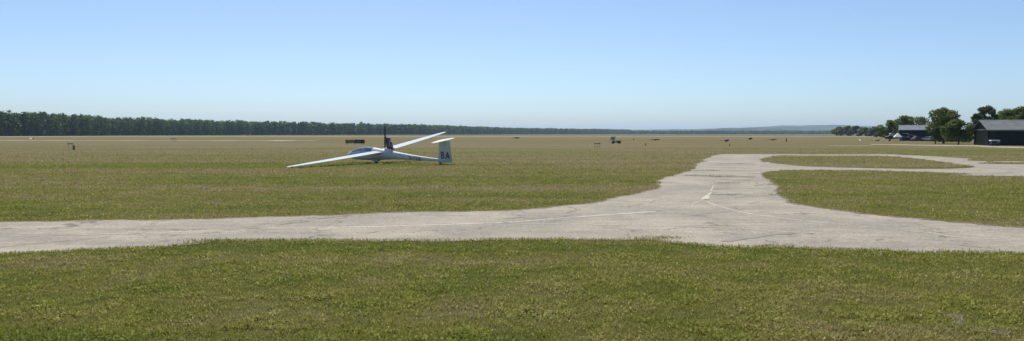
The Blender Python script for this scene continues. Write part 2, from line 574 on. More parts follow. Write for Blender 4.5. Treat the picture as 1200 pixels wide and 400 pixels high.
# painted lines and weedy joints lie on the taxiway as its parts
def ribbon(name, pts, w, mat, z=0.010, step=0.4, jag=0.0, seed=0, parent=None, taper=False):
    r = random.Random(seed)
    c = catmull(pts, step)
    mb_ = MB(); A = []
    n = len(c)
    for i, p in enumerate(c):
        d = c[min(i + 1, n - 1)] - c[max(i - 1, 0)]
        d.normalize()
        k = 1.0
        if taper: k = max(0.12, math.sin(math.pi * (i + 0.3) / n) ** 0.5)
        wa = w * k * (1 + r.uniform(-jag, jag)); wb = w * k * (1 + r.uniform(-jag, jag))
        A.append(((p.x - d.y * wa / 2, p.y + d.x * wa / 2, z), (p.x + d.y * wb / 2, p.y - d.x * wb / 2, z)))
    vs_ = [q for a in A for q in a]
    mb_.add(vs_, [(2 * i, 2 * i + 1, 2 * i + 3, 2 * i + 2) for i in range(n - 1)])
    return mb_.build(name, mat, parent)

ribbon('painted_line', [(-45, 10.8), (-24, 13.6)] + GP((0, 277.6), (121, 275), (250, 271), (370, 267.6)), 0.07, M_LINE_FAINT, parent=taxiway, jag=0.2, seed=1)
ribbon('painted_line', GP((384, 267.2), (480, 265), (560, 262.3), (602, 260.5), (640, 257.5), (700, 253), (768, 248.3)), 0.095, M_LINE, parent=taxiway, jag=0.15, seed=2)
ribbon('painted_line', GP((604, 262.4), (692, 263.6), (769, 265.5), (831, 266.3), (867, 268), (926, 272.6), (985, 274.2)), 0.07, M_LINE_FAINT, z=0.0105, parent=taxiway, jag=0.2, seed=3)
ribbon('painted_line', GP((829, 237), (845, 243), (880, 251), (912, 255.5), (998, 265), (1088, 273), (1196, 282)) + [(20, 13.2), (40, 10)], 0.085, M_LINE_FAINT, z=0.010, parent=taxiway, jag=0.15, seed=4)
ribbon('painted_line', GP((833, 224.6), (835, 220), (837, 216.5)), 0.045, M_LINE_FAINT, z=0.010, parent=taxiway, jag=0.2, seed=5)
ribbon('painted_line', GP((824, 234), (806, 241), (780, 246.6)), 0.04, M_LINE_FAINT, z=0.0110, parent=taxiway, jag=0.2, seed=6)
mb = MB()
pts = GP((821, 233.6), (823.5, 231.6), (826, 230.4), (828.5, 228.4), (831.5, 226.6), (833.5, 225.4), (834.6, 226), (831.8, 229), (831.6, 231.4), (830, 234.2), (827.4, 233.6), (824.5, 234.6))
mb.add([(x, y, 0.016) for x, y in pts], [tuple(range(len(pts)))])
mb.build('paint_patch', M_PATCH, taxiway)
for k, (a, b, c_, w) in enumerate(((( 801, 206), (845, 207.2), (886, 208), 0.42), ((840, 215), (853, 214.7), (868, 215), 0.20), ((834, 228.6), (848, 228.8), (862, 229.2), 0.13), ((812, 200.3), (826, 199.9), (843, 200.2), 0.35), ((893, 207.2), (902, 207.3), (912, 207.2), 0.3), ((899, 216.2), (905, 216.4), (912, 216.4), 0.18), ((901, 228.6), (907, 228.5), (915, 229.2), 0.16), ((838, 192.5), (860, 192.3), (884, 192.6), 0.4))):
    ribbon('joint', GP(a, b, c_), w * 1.45, M_JOINT, z=0.0145, step=0.15, jag=0.8, seed=20 + k, parent=taxiway, taper=True)

M_STAIN = plain('dark_tar_stain', (0.225, 0.197, 0.165), 0.9, var=0.3, scale=2.0)
ribbon('tar_stain', GP((846, 283.5), (880, 278), (905, 275.2), (930, 273.8)), 0.32, M_STAIN, z=0.0125, step=0.2, jag=0.5, seed=41, parent=taxiway, taper=True)

M_DIRT = plain('sandy_edge_dirt', (0.200, 0.160, 0.105), 0.98, var=0.45, scale=5.0, bump=0.6)
def near_run(e):
    return [p for p in e if abs(p[0]) < 0.8 * p[1] + 3 and p[1] < 60 and p[1] > 5]
for k, e_ in enumerate((near_run(E_near), near_run(E_left), near_run(isl_low)[:-1])):
    ribbon('dirt_verge', e_[::3], (0.13, 0.17, 0.17)[k], M_DIRT, z=(0.0085, 0.0086, 0.0136)[k], step=0.3, jag=0.95, seed=60 + k, parent=taxiway)
pebs = MB(); pr_ = random.Random(77)
for e_ in (near_run(E_near), near_run(E_left), near_run(isl_low)):
    for p in e_[::2]:
        if pr_.random() < 0.55: continue
        x_, y_, q_ = p[0] + pr_.gauss(0, .14), p[1] + pr_.gauss(0, .14), pr_.uniform(.006, .017) * max(1, p[1] / 18)
        pebs.add([(x_ - q_, y_, .012), (x_ + q_, y_ - q_ * .3, .012), (x_ + q_ * .2, y_ + q_, .012), (x_, y_, .012 + q_ * .9)], [(0, 1, 3), (1, 2, 3), (2, 0, 3)])
po = pebs.build('gravel_crumbs', plain('concrete_crumbs', (0.33, 0.29, 0.24), 0.95, var=0.4), taxiway)
po['kind'] = 'stuff'

# far pale runway strip, gravel tracks by the hangars
def strip(name, x0, x1, y0, y1, z, mat, label, amp=0.6, seed=0):
    n = max(6, int((x1 - x0) / 12))
    r = random.Random(seed)
    xs = [x0 + (x1 - x0) * i / n for i in range(n + 1)]
    a = [(x, y0 + r.uniform(-amp, amp)) for x in xs]
    b = [(x, y1 + r.uniform(-amp, amp)) for x in reversed(xs)]
    o = sheet(name, a + b, z, mat)
    o['label'] = label
    return o
runway = strip('runway', -420, -62, 229, 241, 0.02, M_GRAVEL, 'thin pale runway strip far across the field', 1.5, 1)
strip('dry_strip', -900, 300, 520, 590, 0.03, M_GRAVEL, 'pale dried strip before the forest edge', 10, 2)
trk = GP((1020, 169.0), (1058, 169.5), (1100, 170.2), (1140, 170.2), (1160, 171.2), (1200, 172.4)) + [(112, 112), (110, 104)] + GP((1200, 174.0), (1160, 173.0), (1140, 171.6), (1100, 171.3), (1058, 170.4), (1020, 169.6))
sheet('gravel_track', trk, 0.014, M_GRAVEL)['label'] = 'pale gravel track passing in front of the dark hangar'
strip('gravel_patch', 58, 66, 134, 137.5, 0.014, M_GRAVEL, 'short pale gravel patch in the field left of the hangars', 0.3, 3)

M_BARE = plain('bare_dusty_earth', (0.115, 0.098, 0.074), 0.98, var=0.45, scale=7.0, bump=0.8)
for pp, lb in (((( 1112, 372), (1119, 368.5), (1128, 370), (1131, 377), (1127, 384), (1117, 382)), 'small grey bare patch in the near grass at lower right'), (((1134, 385), (1148, 383), (1160, 383.5), (1172, 384.5), (1184, 389), (1180, 393), (1168, 392), (1155, 389), (1142, 389)), 'long grey bare streak in the near grass at lower right')):
    q = GP(*pp); q.append(q[0])
    sheet('bare_patch', rough_edge(q, 0.03, 0.05, seed=len(lb)), 0.005, M_BARE)['label'] = lb

def ridge(name, x0, x1, y, depth, prof, seed, label):
    """a long low hill: height profile along x, rising and falling in depth"""
    r = np.random.default_rng(seed)
    nx, ny = 160, 14
    xs = np.linspace(x0, x1, nx)
    h = np.interp(xs, [p[0] for p in prof], [p[1] for p in prof])
    for wl_, a in ((900, 0.06), (350, 0.035), (120, 0.018), (45, 0.012)):
        k = int((x1 - x0) / wl_) + 3
        h = h * (1 + a * np.interp(np.linspace(0, k - 1, nx), np.arange(k), r.uniform(-1, 1, k)))
    V = []
    for j in range(ny):
        t = j / (ny - 1)
        prf = math.sin(math.pi * min(1, t * 1.0)) ** 0.8
        for i in range(nx):
            V.append((xs[i], y + (t - 0.4) * depth + 60 * math.sin(i * 0.21 + j), max(-2, h[i] * prf * (1 + 0.05 * math.sin(i * 0.37 + j * 1.3)) - 2)))
    F = [(j * nx + i, j * nx + i + 1, (j + 1) * nx + i + 1, (j + 1) * nx + i) for j in range(ny - 1) for i in range(nx - 1)]
    m = MB(); m.add(V, F)
    o = m.build(name, M_HILL, smooth=True)
    tag(o, label, kind='structure')
    return o
ridge('hill', -600, 5200, 8600, 2200, [(-600, 2), (700, 12), (1500, 52), (2200, 62), (2700, 74), (3200, 98), (3800, 108), (4300, 92), (5200, 20)], 3, 'far blue wooded ridge on the horizon right of centre')
ridge('hill', 1000, 3100, 6300, 1300, [(1000, 4), (1300, 28), (1600, 36), (1850, 52), (2050, 56), (2300, 46), (2600, 30), (3100, 4)], 5, 'nearer low wooded hill in front of the far ridge')

# ------------------------------------------------------------------ grass
def inside(px, py, poly):
    P = np.array(poly)
    x0, y0 = P[:, 0], P[:, 1]
    x1, y1 = np.roll(x0, -1), np.roll(y0, -1)
    res = np.zeros(len(px), bool)
    for i in range(len(P)):
        if y0[i] == y1[i]: continue
        c = (y0[i] > py) != (y1[i] > py)
        if not c.any(): continue
        xi = (x1[i] - x0[i]) * (py[c] - y0[i]) / (y1[i] - y0[i]) + x0[i]
        t = res[c]; t ^= (px[c] < xi); res[c] = t
    return res

def thin(poly, k):
    return poly[::k]

def smooth_noise(x, y, cell, seed):
    r = np.random.default_rng(seed)
    g = r.uniform(0, 1, (256, 256))
    u, v = x / cell, y / cell
    i, j = np.floor(u).astype(int), np.floor(v).astype(int)
    fu, fv = u - i, v - j
    fu = fu * fu * (3 - 2 * fu); fv = fv * fv * (3 - 2 * fv)
    q = lambda a, b: g[a % 256, b % 256]
    return (q(i, j) * (1 - fu) + q(i + 1, j) * fu) * (1 - fv) + (q(i, j + 1) * (1 - fu) + q(i + 1, j + 1) * fu) * fv

on_pave = lambda x, y: inside(x, y, pave_poly) & ~inside(x, y, isl_low) & ~inside(x, y, isl_up) & ~inside(x, y, isl_sliver)

GV, GF, GT, GS = [], [], [], []
gcount = 0
def blades(x, y, h, w, lean, tint, straw, flat=None):
    """kite-shaped blades: root, two shoulders, tip"""
    global gcount
    n = len(x)
    th = rng.uniform(0, 2 * np.pi, n)
    ca, sa = np.cos(th), np.sin(th)
    lx, ly = np.cos(th + np.pi / 2), np.sin(th + np.pi / 2)
    m = 0.45
    z0 = 0.012
    V = np.empty((n, 4, 3))
    V[:, 0] = np.stack([x, y, np.full(n, z0)], 1)
    bx, by = x + lx * lean * h * 0.35, y + ly * lean * h * 0.35
    V[:, 1] = np.stack([bx + ca * w / 2, by + sa * w / 2, z0 + h * m], 1)
    V[:, 3] = np.stack([bx - ca * w / 2, by - sa * w / 2, z0 + h * m], 1)
    V[:, 2] = np.stack([x + lx * lean * h, y + ly * lean * h, z0 + h * np.sqrt(np.maximum(0.06, 1 - 0.55 * lean ** 2))], 1)
    GV.append(V.reshape(-1, 3))
    GF.append(np.arange(n * 4).reshape(n, 4) + gcount)
    gcount += n * 4
    GT.append(np.repeat(tint, 4)); GS.append(np.repeat(straw, 4))

def scatter(y0, y1, dens, hmul, wmul, clover):
    half = lambda yy: 0.74 * yy + 1.6
    area = (y1 - y0) * 2 * half((y0 + y1) / 2)
    n = int(area * dens)
    y = rng.uniform(y0, y1, int(n * 1.35)); x = rng.uniform(-1, 1, len(y)) * half(y1)
    k = np.abs(x) < half(y); x, y = x[k], y[k]
    clump = smooth_noise(x, y, 0.16, 5) * 0.55 + smooth_noise(x, y, 0.5, 6) * 0.45
    bare = smooth_noise(x, y, 1.3, 8) * 0.6 + smooth_noise(x, y, 0.35, 9) * 0.4
    # worn patches of bare earth carry few blades
    worn = np.zeros(len(x))
    for wx, wy, ax_, ay in ((5.33, 8.75, .11, .25), (5.62, 8.37, .30, .13)):
        worn = np.maximum(worn, np.exp(-((x - wx) / ax_) ** 2 - ((y - wy) / ay) ** 2))
    keep = rng.uniform(0, 1, len(x)) < np.clip((0.35 + 0.9 * clump) * np.clip(1.75 - 1.35 * bare, 0.25, 1) * (1 - 0.85 * worn), 0, 1)
    x, y, clump, bare = x[keep], y[keep], clump[keep], bare[keep]
    jx = x + rng.normal(0, 0.035, len(x)); jy = y + rng.normal(0, 0.035, len(x))
    g = ~on_pave(jx, jy)
    x, y, clump, bare = x[g], y[g], clump[g], bare[g]
    n = len(x)
    cl = rng.uniform(0, 1, n) < clover * np.clip(clump * 1.6 - 0.1, 0.1, 1.2)
    h = (0.022 + 0.050 * clump * rng.uniform(0.5, 1.35, n)) * hmul
    w = rng.uniform(0.005, 0.010, n) * wmul
    lean = rng.uniform(0.15, 1.1, n)
    h[cl] *= 0.8; w[cl] = h[cl] * rng.uniform(0.45, 0.8, cl.sum()); lean[cl] = rng.uniform(0.8, 1.3, cl.sum())
    calm = 1 / (1 + max(0, (y0 - 14) / 25))
    tint = np.clip(rng.normal(0.42, 0.14 * calm, n) + 0.25 * (clump - 0.5), 0, 1)
    tint[cl] = np.clip(tint[cl] + 0.12, 0, 1)
    straw = (rng.uniform(0, 1, n) < (0.07 + 0.2 * np.clip(bare - 0.35, 0, 1))).astype(float) * rng.uniform(0.3, 0.8, n) * calm
    straw[cl] *= 0.2
    blades(x, y, h, w, lean, tint, straw)

bands = [6.4, 8.5, 11, 14, 18, 23, 30, 40, 52, 68, 90, 120]
for ba, bb in zip(bands, bands[1:]):
    yc = (ba + bb) / 2
    scatter(ba, bb, 2800 * (7.5 / yc) ** 2.1 * (1 if yc < 45 else max(0.15, 1 - (yc - 45) / 65)), 1 + min(0.6, yc / 90), max(1, yc / 8.5), 0.30)

# taller fringe along the pavement's edges, and tufts on the pavement
def fringe(poly, dens, ymax, amp):
    P = np.array(poly)
    seg = np.hypot(*(np.roll(P, -1, 0) - P).T)
    ok = (np.abs(P[:, 0]) < 0.74 * P[:, 1] + 2) & (P[:, 1] > 6) & (P[:, 1] < ymax) & (seg < 2)
    for i in np.nonzero(ok)[0]:
        n = rng.poisson(seg[i] * dens * min(1, 15 / P[i, 1]))
        if not n: continue
        a, b = P[i], P[(i + 1) % len(P)]
        t = rng.uniform(0, 1, n)
        q = a + (b - a) * t[:, None] + rng.normal(0, amp, (n, 2))
        h = rng.uniform(0.015, 0.06, n) * (0.5 + 0.9 * rng.uniform()); k = P[i, 1] / 14
        blades(q[:, 0], q[:, 1], h, rng.uniform(0.006, 0.012, n) * max(1, k), rng.uniform(0.1, 0.9, n), np.clip(rng.normal(0.4, 0.2, n), 0, 1), (rng.uniform(0, 1, n) < 0.45) * rng.uniform(0.3, 0.8, n))
for pl, am in ((E_near, 0.09), (E_left, 0.07), (isl_low, 0.07), (isl_up, 0.08)):
    fringe(pl, 170, 50, am)
def tuft(px, py, rad, n, hh):
    cx, cy = G(px, py)
    q = rng.normal(0, rad, (n, 2)) * np.array([1.6, 0.7])
    blades(cx + q[:, 0], cy + q[:, 1], rng.uniform(0.4, 1, n) * hh, rng.uniform(0.008, 0.018, n), rng.uniform(0.1, 0.9, n), np.clip(rng.normal(0.3, 0.2, n), 0, 1), (rng.uniform(0, 1, n) < 0.25) * 0.7)
for a in ((468, 243, 0.10, 120, 0.14), (252, 284, 0.2, 260, 0.07), (275, 283, 0.16, 160, 0.06), (780, 279.6, 0.14, 180, 0.06), (772, 280.4, 0.2, 120, 0.05), (845, 207, 0.5, 120, 0.10), (820, 206.2, 0.5, 100, 0.09), (870, 207.8, 0.5, 90, 0.09), (853, 214.8, 0.35, 80, 0.08), (848, 228.9, 0.3, 70, 0.06), (828, 200, 0.6, 70, 0.09), (902, 207.3, 0.3, 80, 0.1), (905, 216.4, 0.3, 70, 0.09), (907, 228.6, 0.25, 70, 0.08), (1045, 296, 0.2, 120, 0.06), (700, 283, 0.15, 90, 0.06), (318, 283.6, 0.12, 120, 0.07)):
    tuft(*a)
grass = mesh_np('grass', np.concatenate(GV), np.concatenate(GF), M_BLADE, attr={'tint': np.concatenate(GT), 'straw': np.concatenate(GS)})
tag(grass, 'short olive grass blades and clover along the taxiway', 'grass', kind='stuff')
del GV, GF, GT, GS

# ------------------------------------------------------------------ trees
def leaf_quads(cent, size, stretch=1.0, up=0.0):
    """randomly turned leaf-clump faces round the centres"""
    n = len(cent)
    d = rng.normal(0, 1, (n, 3)); d[:, 2] += up
    d /= np.linalg.norm(d, axis=1)[:, None]
    t = np.cross(d, rng.normal(0, 1, (n, 3))); t /= np.linalg.norm(t, axis=1)[:, None] + 1e-9
    b = np.cross(d, t)
    s = size * rng.uniform(0.6, 1.3, n)
    V = np.empty((n, 4, 3))
    s1 = s * rng.uniform(0.55, 1.0, n)
    V[:, 0] = cent - t * s[:, None]
    V[:, 1] = cent + b * s1[:, None] * 0.6 - t * s[:, None] * 0.1
    V[:, 2] = cent + t * s[:, None]
    V[:, 3] = cent - b * s1[:, None] * 0.6 + d * s[:, None] * 0.25
    return V.reshape(-1, 3)

def crown_points(clumps, n):
    """points in the outer shell of a set of ellipsoid clumps"""
    wts = np.array([c[3] * c[4] for c in clumps]) ** 1.0
    ids = rng.choice(len(clumps), n, p=wts / wts.sum())
    Cc = np.array([c[:3] for c in clumps])[ids]
    rad = np.array([(c[3], c[3], c[4]) for c in clumps])[ids]
    d = rng.normal(0, 1, (n, 3)); d /= np.linalg.norm(d, axis=1)[:, None]
    r = rng.uniform(0.25, 1.0, n) ** 0.5 * rng.uniform(0.85, 1.12, n)
    return Cc + d * rad * r[:, None], ids

def tree(name, px, Y, top, width_px, base_z=0.0, crown_low=0.28, n_leaf=2600, leaf=0.24, mat=None, label='', group=None, seed=0, n_clump=16, lopsided=0.0, cat='tree'):
    """top: the row of its crown's top, width_px: the crown's width, both read off the photograph"""
    global rng
    keep = rng; rng = np.random.default_rng(1000 + seed)
    r = random.Random(seed)
    X = (px - 600) * Y / FOC
    H = EYE + (HOR - top) * Y / FOC
    Wd = width_px * Y / FOC / 2
    root = empty(name, (X, Y, base_z), (0, 0, 0))
    tag(root, label, cat, group)
    lo = H * crown_low
    clumps = []
    for i in range(n_clump):
        t = (i + 0.5) / n_clump
        zc = lo + (H - lo) * (0.10 + 0.80 * t)
        env = math.sin(math.pi * min(0.97, 0.16 + 0.78 * t)) ** 0.65
        a = i * 2.4 + r.uniform(-0.6, 0.6)
        rr = Wd * env * r.uniform(0.2, 0.9)
        cr = Wd * r.uniform(0.18, 0.38) * (0.75 + 0.4 * env)
        clumps.append((rr * math.cos(a) + lopsided * Wd * t, rr * math.sin(a) * 0.9, zc, cr, min(cr * r.uniform(0.6, 0.85), H - zc + 0.1)))
    clumps.append((lopsided * Wd, 0, H - Wd * 0.28, Wd * 0.34, Wd * 0.28))
    pts_, ids = crown_points(clumps, n_leaf)
    pts_[:, 2] = np.minimum(pts_[:, 2], H + 0.05)
    V = leaf_quads(pts_, leaf)
    tint = np.repeat(np.clip(rng.normal(0.42, 0.22, n_leaf) + np.array([r.uniform(-0.2, 0.2) for _ in clumps])[ids], 0, 1), 4)
    mesh_np('crown', V, np.arange(n_leaf * 4).reshape(-1, 4), mat or M_LEAF, root, {'tint': tint})
    tm = MB()
    tr = max(0.08, H * 0.026)
    bend = [Vector((0, 0, -0.1)), Vector((r.uniform(-.1, .1) * Wd * .5, 0, lo * 0.8)), Vector((lopsided * Wd * 0.5, r.uniform(-.1, .1), H * 0.62)), Vector((lopsided * Wd * 0.9, 0, H * 0.86))]
    rad = [tr * 1.35, tr, tr * 0.6, tr * 0.2]
    for i in range(3): tm.tube(bend[i], bend[i + 1], rad[i], rad[i + 1], 7, False)
    tm.build('trunk', M_BARK, root, smooth=True)
    lm = MB()
    for c in clumps[::2]:
        z0 = max(lo * 0.75, c[2] - Wd * 0.6)
        f = min(1, z0 / (H * 0.86))
        s0 = Vector((lopsided * Wd * 0.8 * f, 0, z0))
        mid = (s0 + Vector(c[:3])) / 2 + Vector((0, 0, -0.05 * H))
        lm.tube(s0, mid, tr * 0.42, tr * 0.28, 5, False)
        lm.tube(mid, Vector(c[:3]), tr * 0.28, tr * 0.08, 5, False)
    lm.build('limbs', M_BARK, root, smooth=True)
    rng = keep
    return root

g_h = 'trees around the hangars'
tree('broadleaf_tree', 1106, 168, 126.0, 38, crown_low=0.24, n_leaf=4200, leaf=0.27, label='tallest open-crowned tree between the two hangars', group=g_h, seed=1, n_clump=30, lopsided=-0.05)
tree('broadleaf_tree', 1123, 150, 140.5, 38, crown_low=0.20, n_leaf=4400, leaf=0.23, label='low spreading lighter green tree just left of the dark hangar', group=g_h, seed=2, n_clump=18)
tree('broadleaf_tree', 1096, 160, 146.0, 17, crown_low=0.22, n_leaf=1500, leaf=0.22, label='small dark tree at the right end of the blue hangar', group=g_h, seed=3, n_clump=10, mat=M_LEAF_DK)
tree('broadleaf_tree', 1060, 290, 135.0, 32, crown_low=0.15, n_leaf=2400, leaf=0.42, label='round-topped tree rising behind the blue hangar roof', group=g_h, seed=4)
tree('broadleaf_tree', 1079, 300, 136.5, 34, crown_low=0.15, n_leaf=2000, leaf=0.42, label='second tree behind the blue hangar, next to the tall one', group=g_h, seed=5)
tree('broadleaf_tree', 1043, 275, 140.5, 24, crown_low=0.08, n_leaf=1700, leaf=0.38, label='shorter leafy tree at the left end of the blue hangar', group=g_h, seed=6)
tree('broadleaf_tree', 1145, 166, 133.0, 24, crown_low=0.04, n_leaf=3200, leaf=0.26, mat=M_LEAF_DK, label='dark dense tree beside the dark hangar gable', group=g_h, seed=7)
tree('broadleaf_tree', 1159, 172, 124, 36, crown_low=0.10, n_leaf=4200, leaf=0.30, mat=M_LEAF_DK, label='tallest dark tree behind the dark hangar roof', group=g_h, seed=8, n_clump=18)
tree('broadleaf_tree', 1181, 178, 127.5, 42, crown_low=0.10, n_leaf=3800, leaf=0.30, label='green tree behind the middle of the dark hangar roof', group=g_h, seed=9)
tree('broadleaf_tree', 1202, 172, 123.5, 42, crown_low=0.10, n_leaf=3800, leaf=0.30, label='tree behind the dark hangar at the right edge of the picture', group=g_h, seed=10)
row = ((983, 860, 148.5, 17, 'leftmost silvery tree at the end of the far row'), (994, 820, 147.5, 17, 'second silvery tree from the left in the far row'), (1004, 760, 147.4, 16, 'third silvery tree from the left in the far row'), (1014, 700, 149.0, 18, 'fourth silvery tree from the left in the far row'), (1024, 600, 148.6, 18, 'fifth silvery tree from the left in the far row'), (1032, 470, 149.6, 17, 'sixth silvery tree from the left, nearing the blue hangar'), (1037, 380, 149.0, 16, 'rightmost silvery bush of the row beside the blue hangar'))
for i, (px, Y, tp, wd, lb) in enumerate(row):
    tree('silvery_tree', px, Y, tp, wd, crown_low=0.0, n_leaf=1500, leaf=0.0009 * Y + 0.12, mat=M_LEAF_GREY if i % 3 else M_LEAF, label=lb, group='silvery trees in the far row', seed=30 + i, n_clump=11)
shr = ((1100, 205, 157.5, 20), (1116, 200, 158.5, 22), (1133, 190, 158.0, 18))
for i, (px, Y, tp, wd) in enumerate(shr):
    tree('shrub', px, Y, tp, wd, crown_low=0.0, n_leaf=900, leaf=0.22, mat=M_LEAF_DK, label=('dark shrub under the tall tree', 'dark shrub between the two big trees', 'dark shrub behind the low spreading tree')[i], group='shrubs under the hangar trees', seed=50 + i, n_clump=9, cat='shrub')

# the forest edge: far off, one mass
def forest(name, path, rows, gap, H, n_leaf, leaf, label, seed, cone=0.06):
    global rng
    keep = rng; rng = np.random.default_rng(seed)
    V, T, B = [], [], MB()
    P = [Vector(p) for p in path]
    for k in range(len(P) - 1):
        d = P[k + 1] - P[k]; L_ = d.length; d.normalize()
        nrm = Vector((-d.y, d.x))
        if nrm.y < 0: nrm = -nrm
        gp = gap * (1 + 0.6 * k / len(P)); 
        for rw in range(rows):
            n = int(L_ / gp)
            for i in range(n):
                q = P[k] + d * ((i + rng.uniform(0.1, 0.9)) * L_ / n) + nrm * (rw * gp * 1.1 + rng.uniform(-0.4, 0.4) * gp)
                h = H * rng.uniform(0.84, 1.02) * (1.0 + 0.015 * rw)
                if rng.uniform() < 0.03: h *= 1.05
                cw = gp * rng.uniform(0.55, 0.85)
                m = n_leaf
                t = rng.uniform(0, 1, m)
                low = 0.02
                zz = h * (low + (1 - low) * t)
                env = np.sin(np.pi * np.clip(0.30 + 0.60 * t, 0, 1)) ** 0.55 * (1 - cone * t)
                a = rng.uniform(0, 2 * np.pi, m); rr = cw * env * np.sqrt(rng.uniform(0.15, 1, m))
                pt = np.stack([q.x + rr * np.cos(a), q.y + rr * np.sin(a), zz], 1)
                # two thirds of the foliage hangs in clumps
                kc = 9
                cen = pt[:kc]; ci = rng.integers(0, kc, m); far_ = rng.uniform(0, 1, m) < 0.58
                pt[far_] = cen[ci[far_]] + rng.normal(0, 1, (far_.sum(), 3)) * np.array([cw * .26, cw * .26, h * .055])
                pt[:, 2] = np.clip(pt[:, 2], 0.3, h * 1.03)
                V.append(leaf_quads(pt, leaf, up=0.9))
                T.append(np.repeat(np.clip(rng.normal(0.42, 0.2, m) + rng.uniform(-0.4, 0.4), 0, 1), 4))
    V = np.concatenate(V); T = np.concatenate(T)
    o = mesh_np(name, V, np.arange(len(V)).reshape(-1, 4), M_FOREST, None, {'tint': T})
    tag(o, label, 'forest', kind='stuff')
    rng = keep
    return o
forest('forest', [(-498, 560), (-508, 730), (-515, 816), (-521, 902), (-480, 1039), (-424, 1225)], 5, 5.2, 22.5, 250, 1.3, 'dense dark green forest edge along the left horizon', 61)
forest('forest', [(-424, 1225), (-330, 1429), (-198, 1715), (0, 2560), (360, 3118), (600, 3700)], 3, 7.0, 22.5, 130, 2.2, 'forest edge receding into haze behind the glider', 62)
forest('far_wood', [(520, 3300), (900, 3200), (1250, 3150), (1500, 2900), (1800, 2600)], 3, 10, 15.5, 80, 3.0, 'low hazy wood along the horizon right of centre', 63)

# ------------------------------------------------------------------ the glider
GX, GY = G(441, 191)
TH = 25.0
ROLL = 6.5
glider = empty('motor_glider', (GX, GY, 0.0), (R(ROLL), 0, R(-TH)))
tag(glider, 'white self-launching glider with raised propeller pylon, left wing tip on the grass', 'glider')
# local axes: x aft, y to starboard, z up; the origin is where the main wheel meets the ground
SEC = [(-2.62, .61, .55, .02), (-2.52, .72, .43, .12), (-2.3, .86, .33, .22), (-2.0, .99, .27, .29), (-1.65, 1.10, .23, .335), (-1.2, 1.19, .21, .365), (-.8, 1.225, .20, .375),
       (-.35, 1.205, .21, .37), (.1, 1.14, .23, .36), (.6, 1.06, .25, .33), (1.1, .985, .28, .285), (1.7, .895, .295, .23), (2.4, .78, .285, .18), (3.2, .655, .26, .15), (4.2, .53, .225, .122), (5.2, .43, .195, .10), (6.0, .37, .18, .075), (6.3, .35, .19, .04)]
def sec_at(s):
    xs = [q[0] for q in SEC]
    return [float(np.interp(s, xs, [q[k] for q in SEC])) for k in (1, 2, 3)]
NR = 32
def fus_ring(s, grow=0.0):
    zt, zb, hw = sec_at(s)
    zm = zb + (zt - zb) * 0.46
    out = []
    for i in range(NR):
        a = 2 * math.pi * i / NR
        cx, cz = math.cos(a), math.sin(a)
        e = 0.92
        yy = (hw + grow) * math.copysign(abs(cx) ** e, cx)
        zz = zm + ((zt - zm + grow) if cz > 0 else (zm - zb + grow)) * math.copysign(abs(cz) ** e, cz)
        out.append((s, yy, zz))
    return out
S_ALL = sorted(set([q[0] for q in SEC] + [-2.42, -2.15, -1.85, -1.4, -1.0, -.6, -.12, .35, .85, 1.4, 2.0, 2.8, 3.7, 4.7, 5.6]))
C0, C1 = -2.15, -0.12                     # the canopy's two ends
T0, T1 = 2, NR // 2 - 2                   # ring steps the canopy covers
fm, cm, im = MB(), MB(), MB()
for k in range(len(S_ALL) - 1):
    a, b = fus_ring(S_ALL[k]), fus_ring(S_ALL[k + 1])
    cz = S_ALL[k] >= C0 - 1e-6 and S_ALL[k + 1] <= C1 + 1e-6
    for i in range(NR):
        j = (i + 1) % NR
        top_ = cz and T0 <= i < T1
        q = [a[i], a[j], b[j], b[i]]
        (cm if top_ else fm).add(q, [(0, 1, 2, 3)])
    if cz:
        ai, bi = fus_ring(S_ALL[k], -0.03), fus_ring(S_ALL[k + 1], -0.03)
        for i in list(range(T1, NR)) + list(range(0, T0)):
            j = (i + 1) % NR
            im.add([ai[i], ai[j], bi[j], bi[i]], [(0, 1, 2, 3)])
def weld(o):
    bm = bmesh.new(); bm.from_mesh(o.data)
    bmesh.ops.remove_doubles(bm, verts=bm.verts, dist=1e-4)
    bmesh.ops.recalc_face_normals(bm, faces=bm.faces)
    bm.to_mesh(o.data); bm.free()
    o.data.polygons.foreach_set('use_smooth', [True] * len(o.data.polygons))
    return o
fus = weld(fm.build('fuselage', M_WHITE, glider))
can = weld(cm.build('canopy', M_CANOPY, glider))
inn = weld(im.build('cockpit_lining', M_INT, glider))
# canopy frame: sill on both sides, hoops at the ends and one in the middle
cf = MB()
cs = [s for s in S_ALL if C0 <= s <= C1]
for ti in (T0, T1):
    pr = [fus_ring(s, 0.004)[ti] for s in cs]
    for i in range(len(pr) - 1): cf.tube(pr[i], pr[i + 1], 0.016, n=6)
for s in (C0, -1.0, C1):
    rg = fus_ring(s, 0.003)[T0:T1 + 1]
    for i in range(len(rg) - 1): cf.tube(rg[i], rg[i + 1], 0.02 if s != -1.0 else 0.014, n=6)
cf.build('canopy_frame', M_WHITE, can, smooth=True)
for s0 in (-1.55, -0.55):
    sm = MB()
    sm.prism([(s0 - .32, .36), (s0 + .10, .36), (s0 + .34, .92), (s0 + .26, .96), (s0 + .04, .50), (s0 - .32, .44)], -.2, .2)
    sm.box(s0 + .24, s0 + .32, -.09, .09, .92, 1.06)
    sm.build('seat', M_SEAT, glider, bevel=0.012)
pn = MB(); pn.prism([(-2.02, .62), (-1.92, .62), (-1.86, .86), (-1.98, .90)], -.17, .17); pn.build('instrument_panel', M_INT, glider, bevel=0.01)

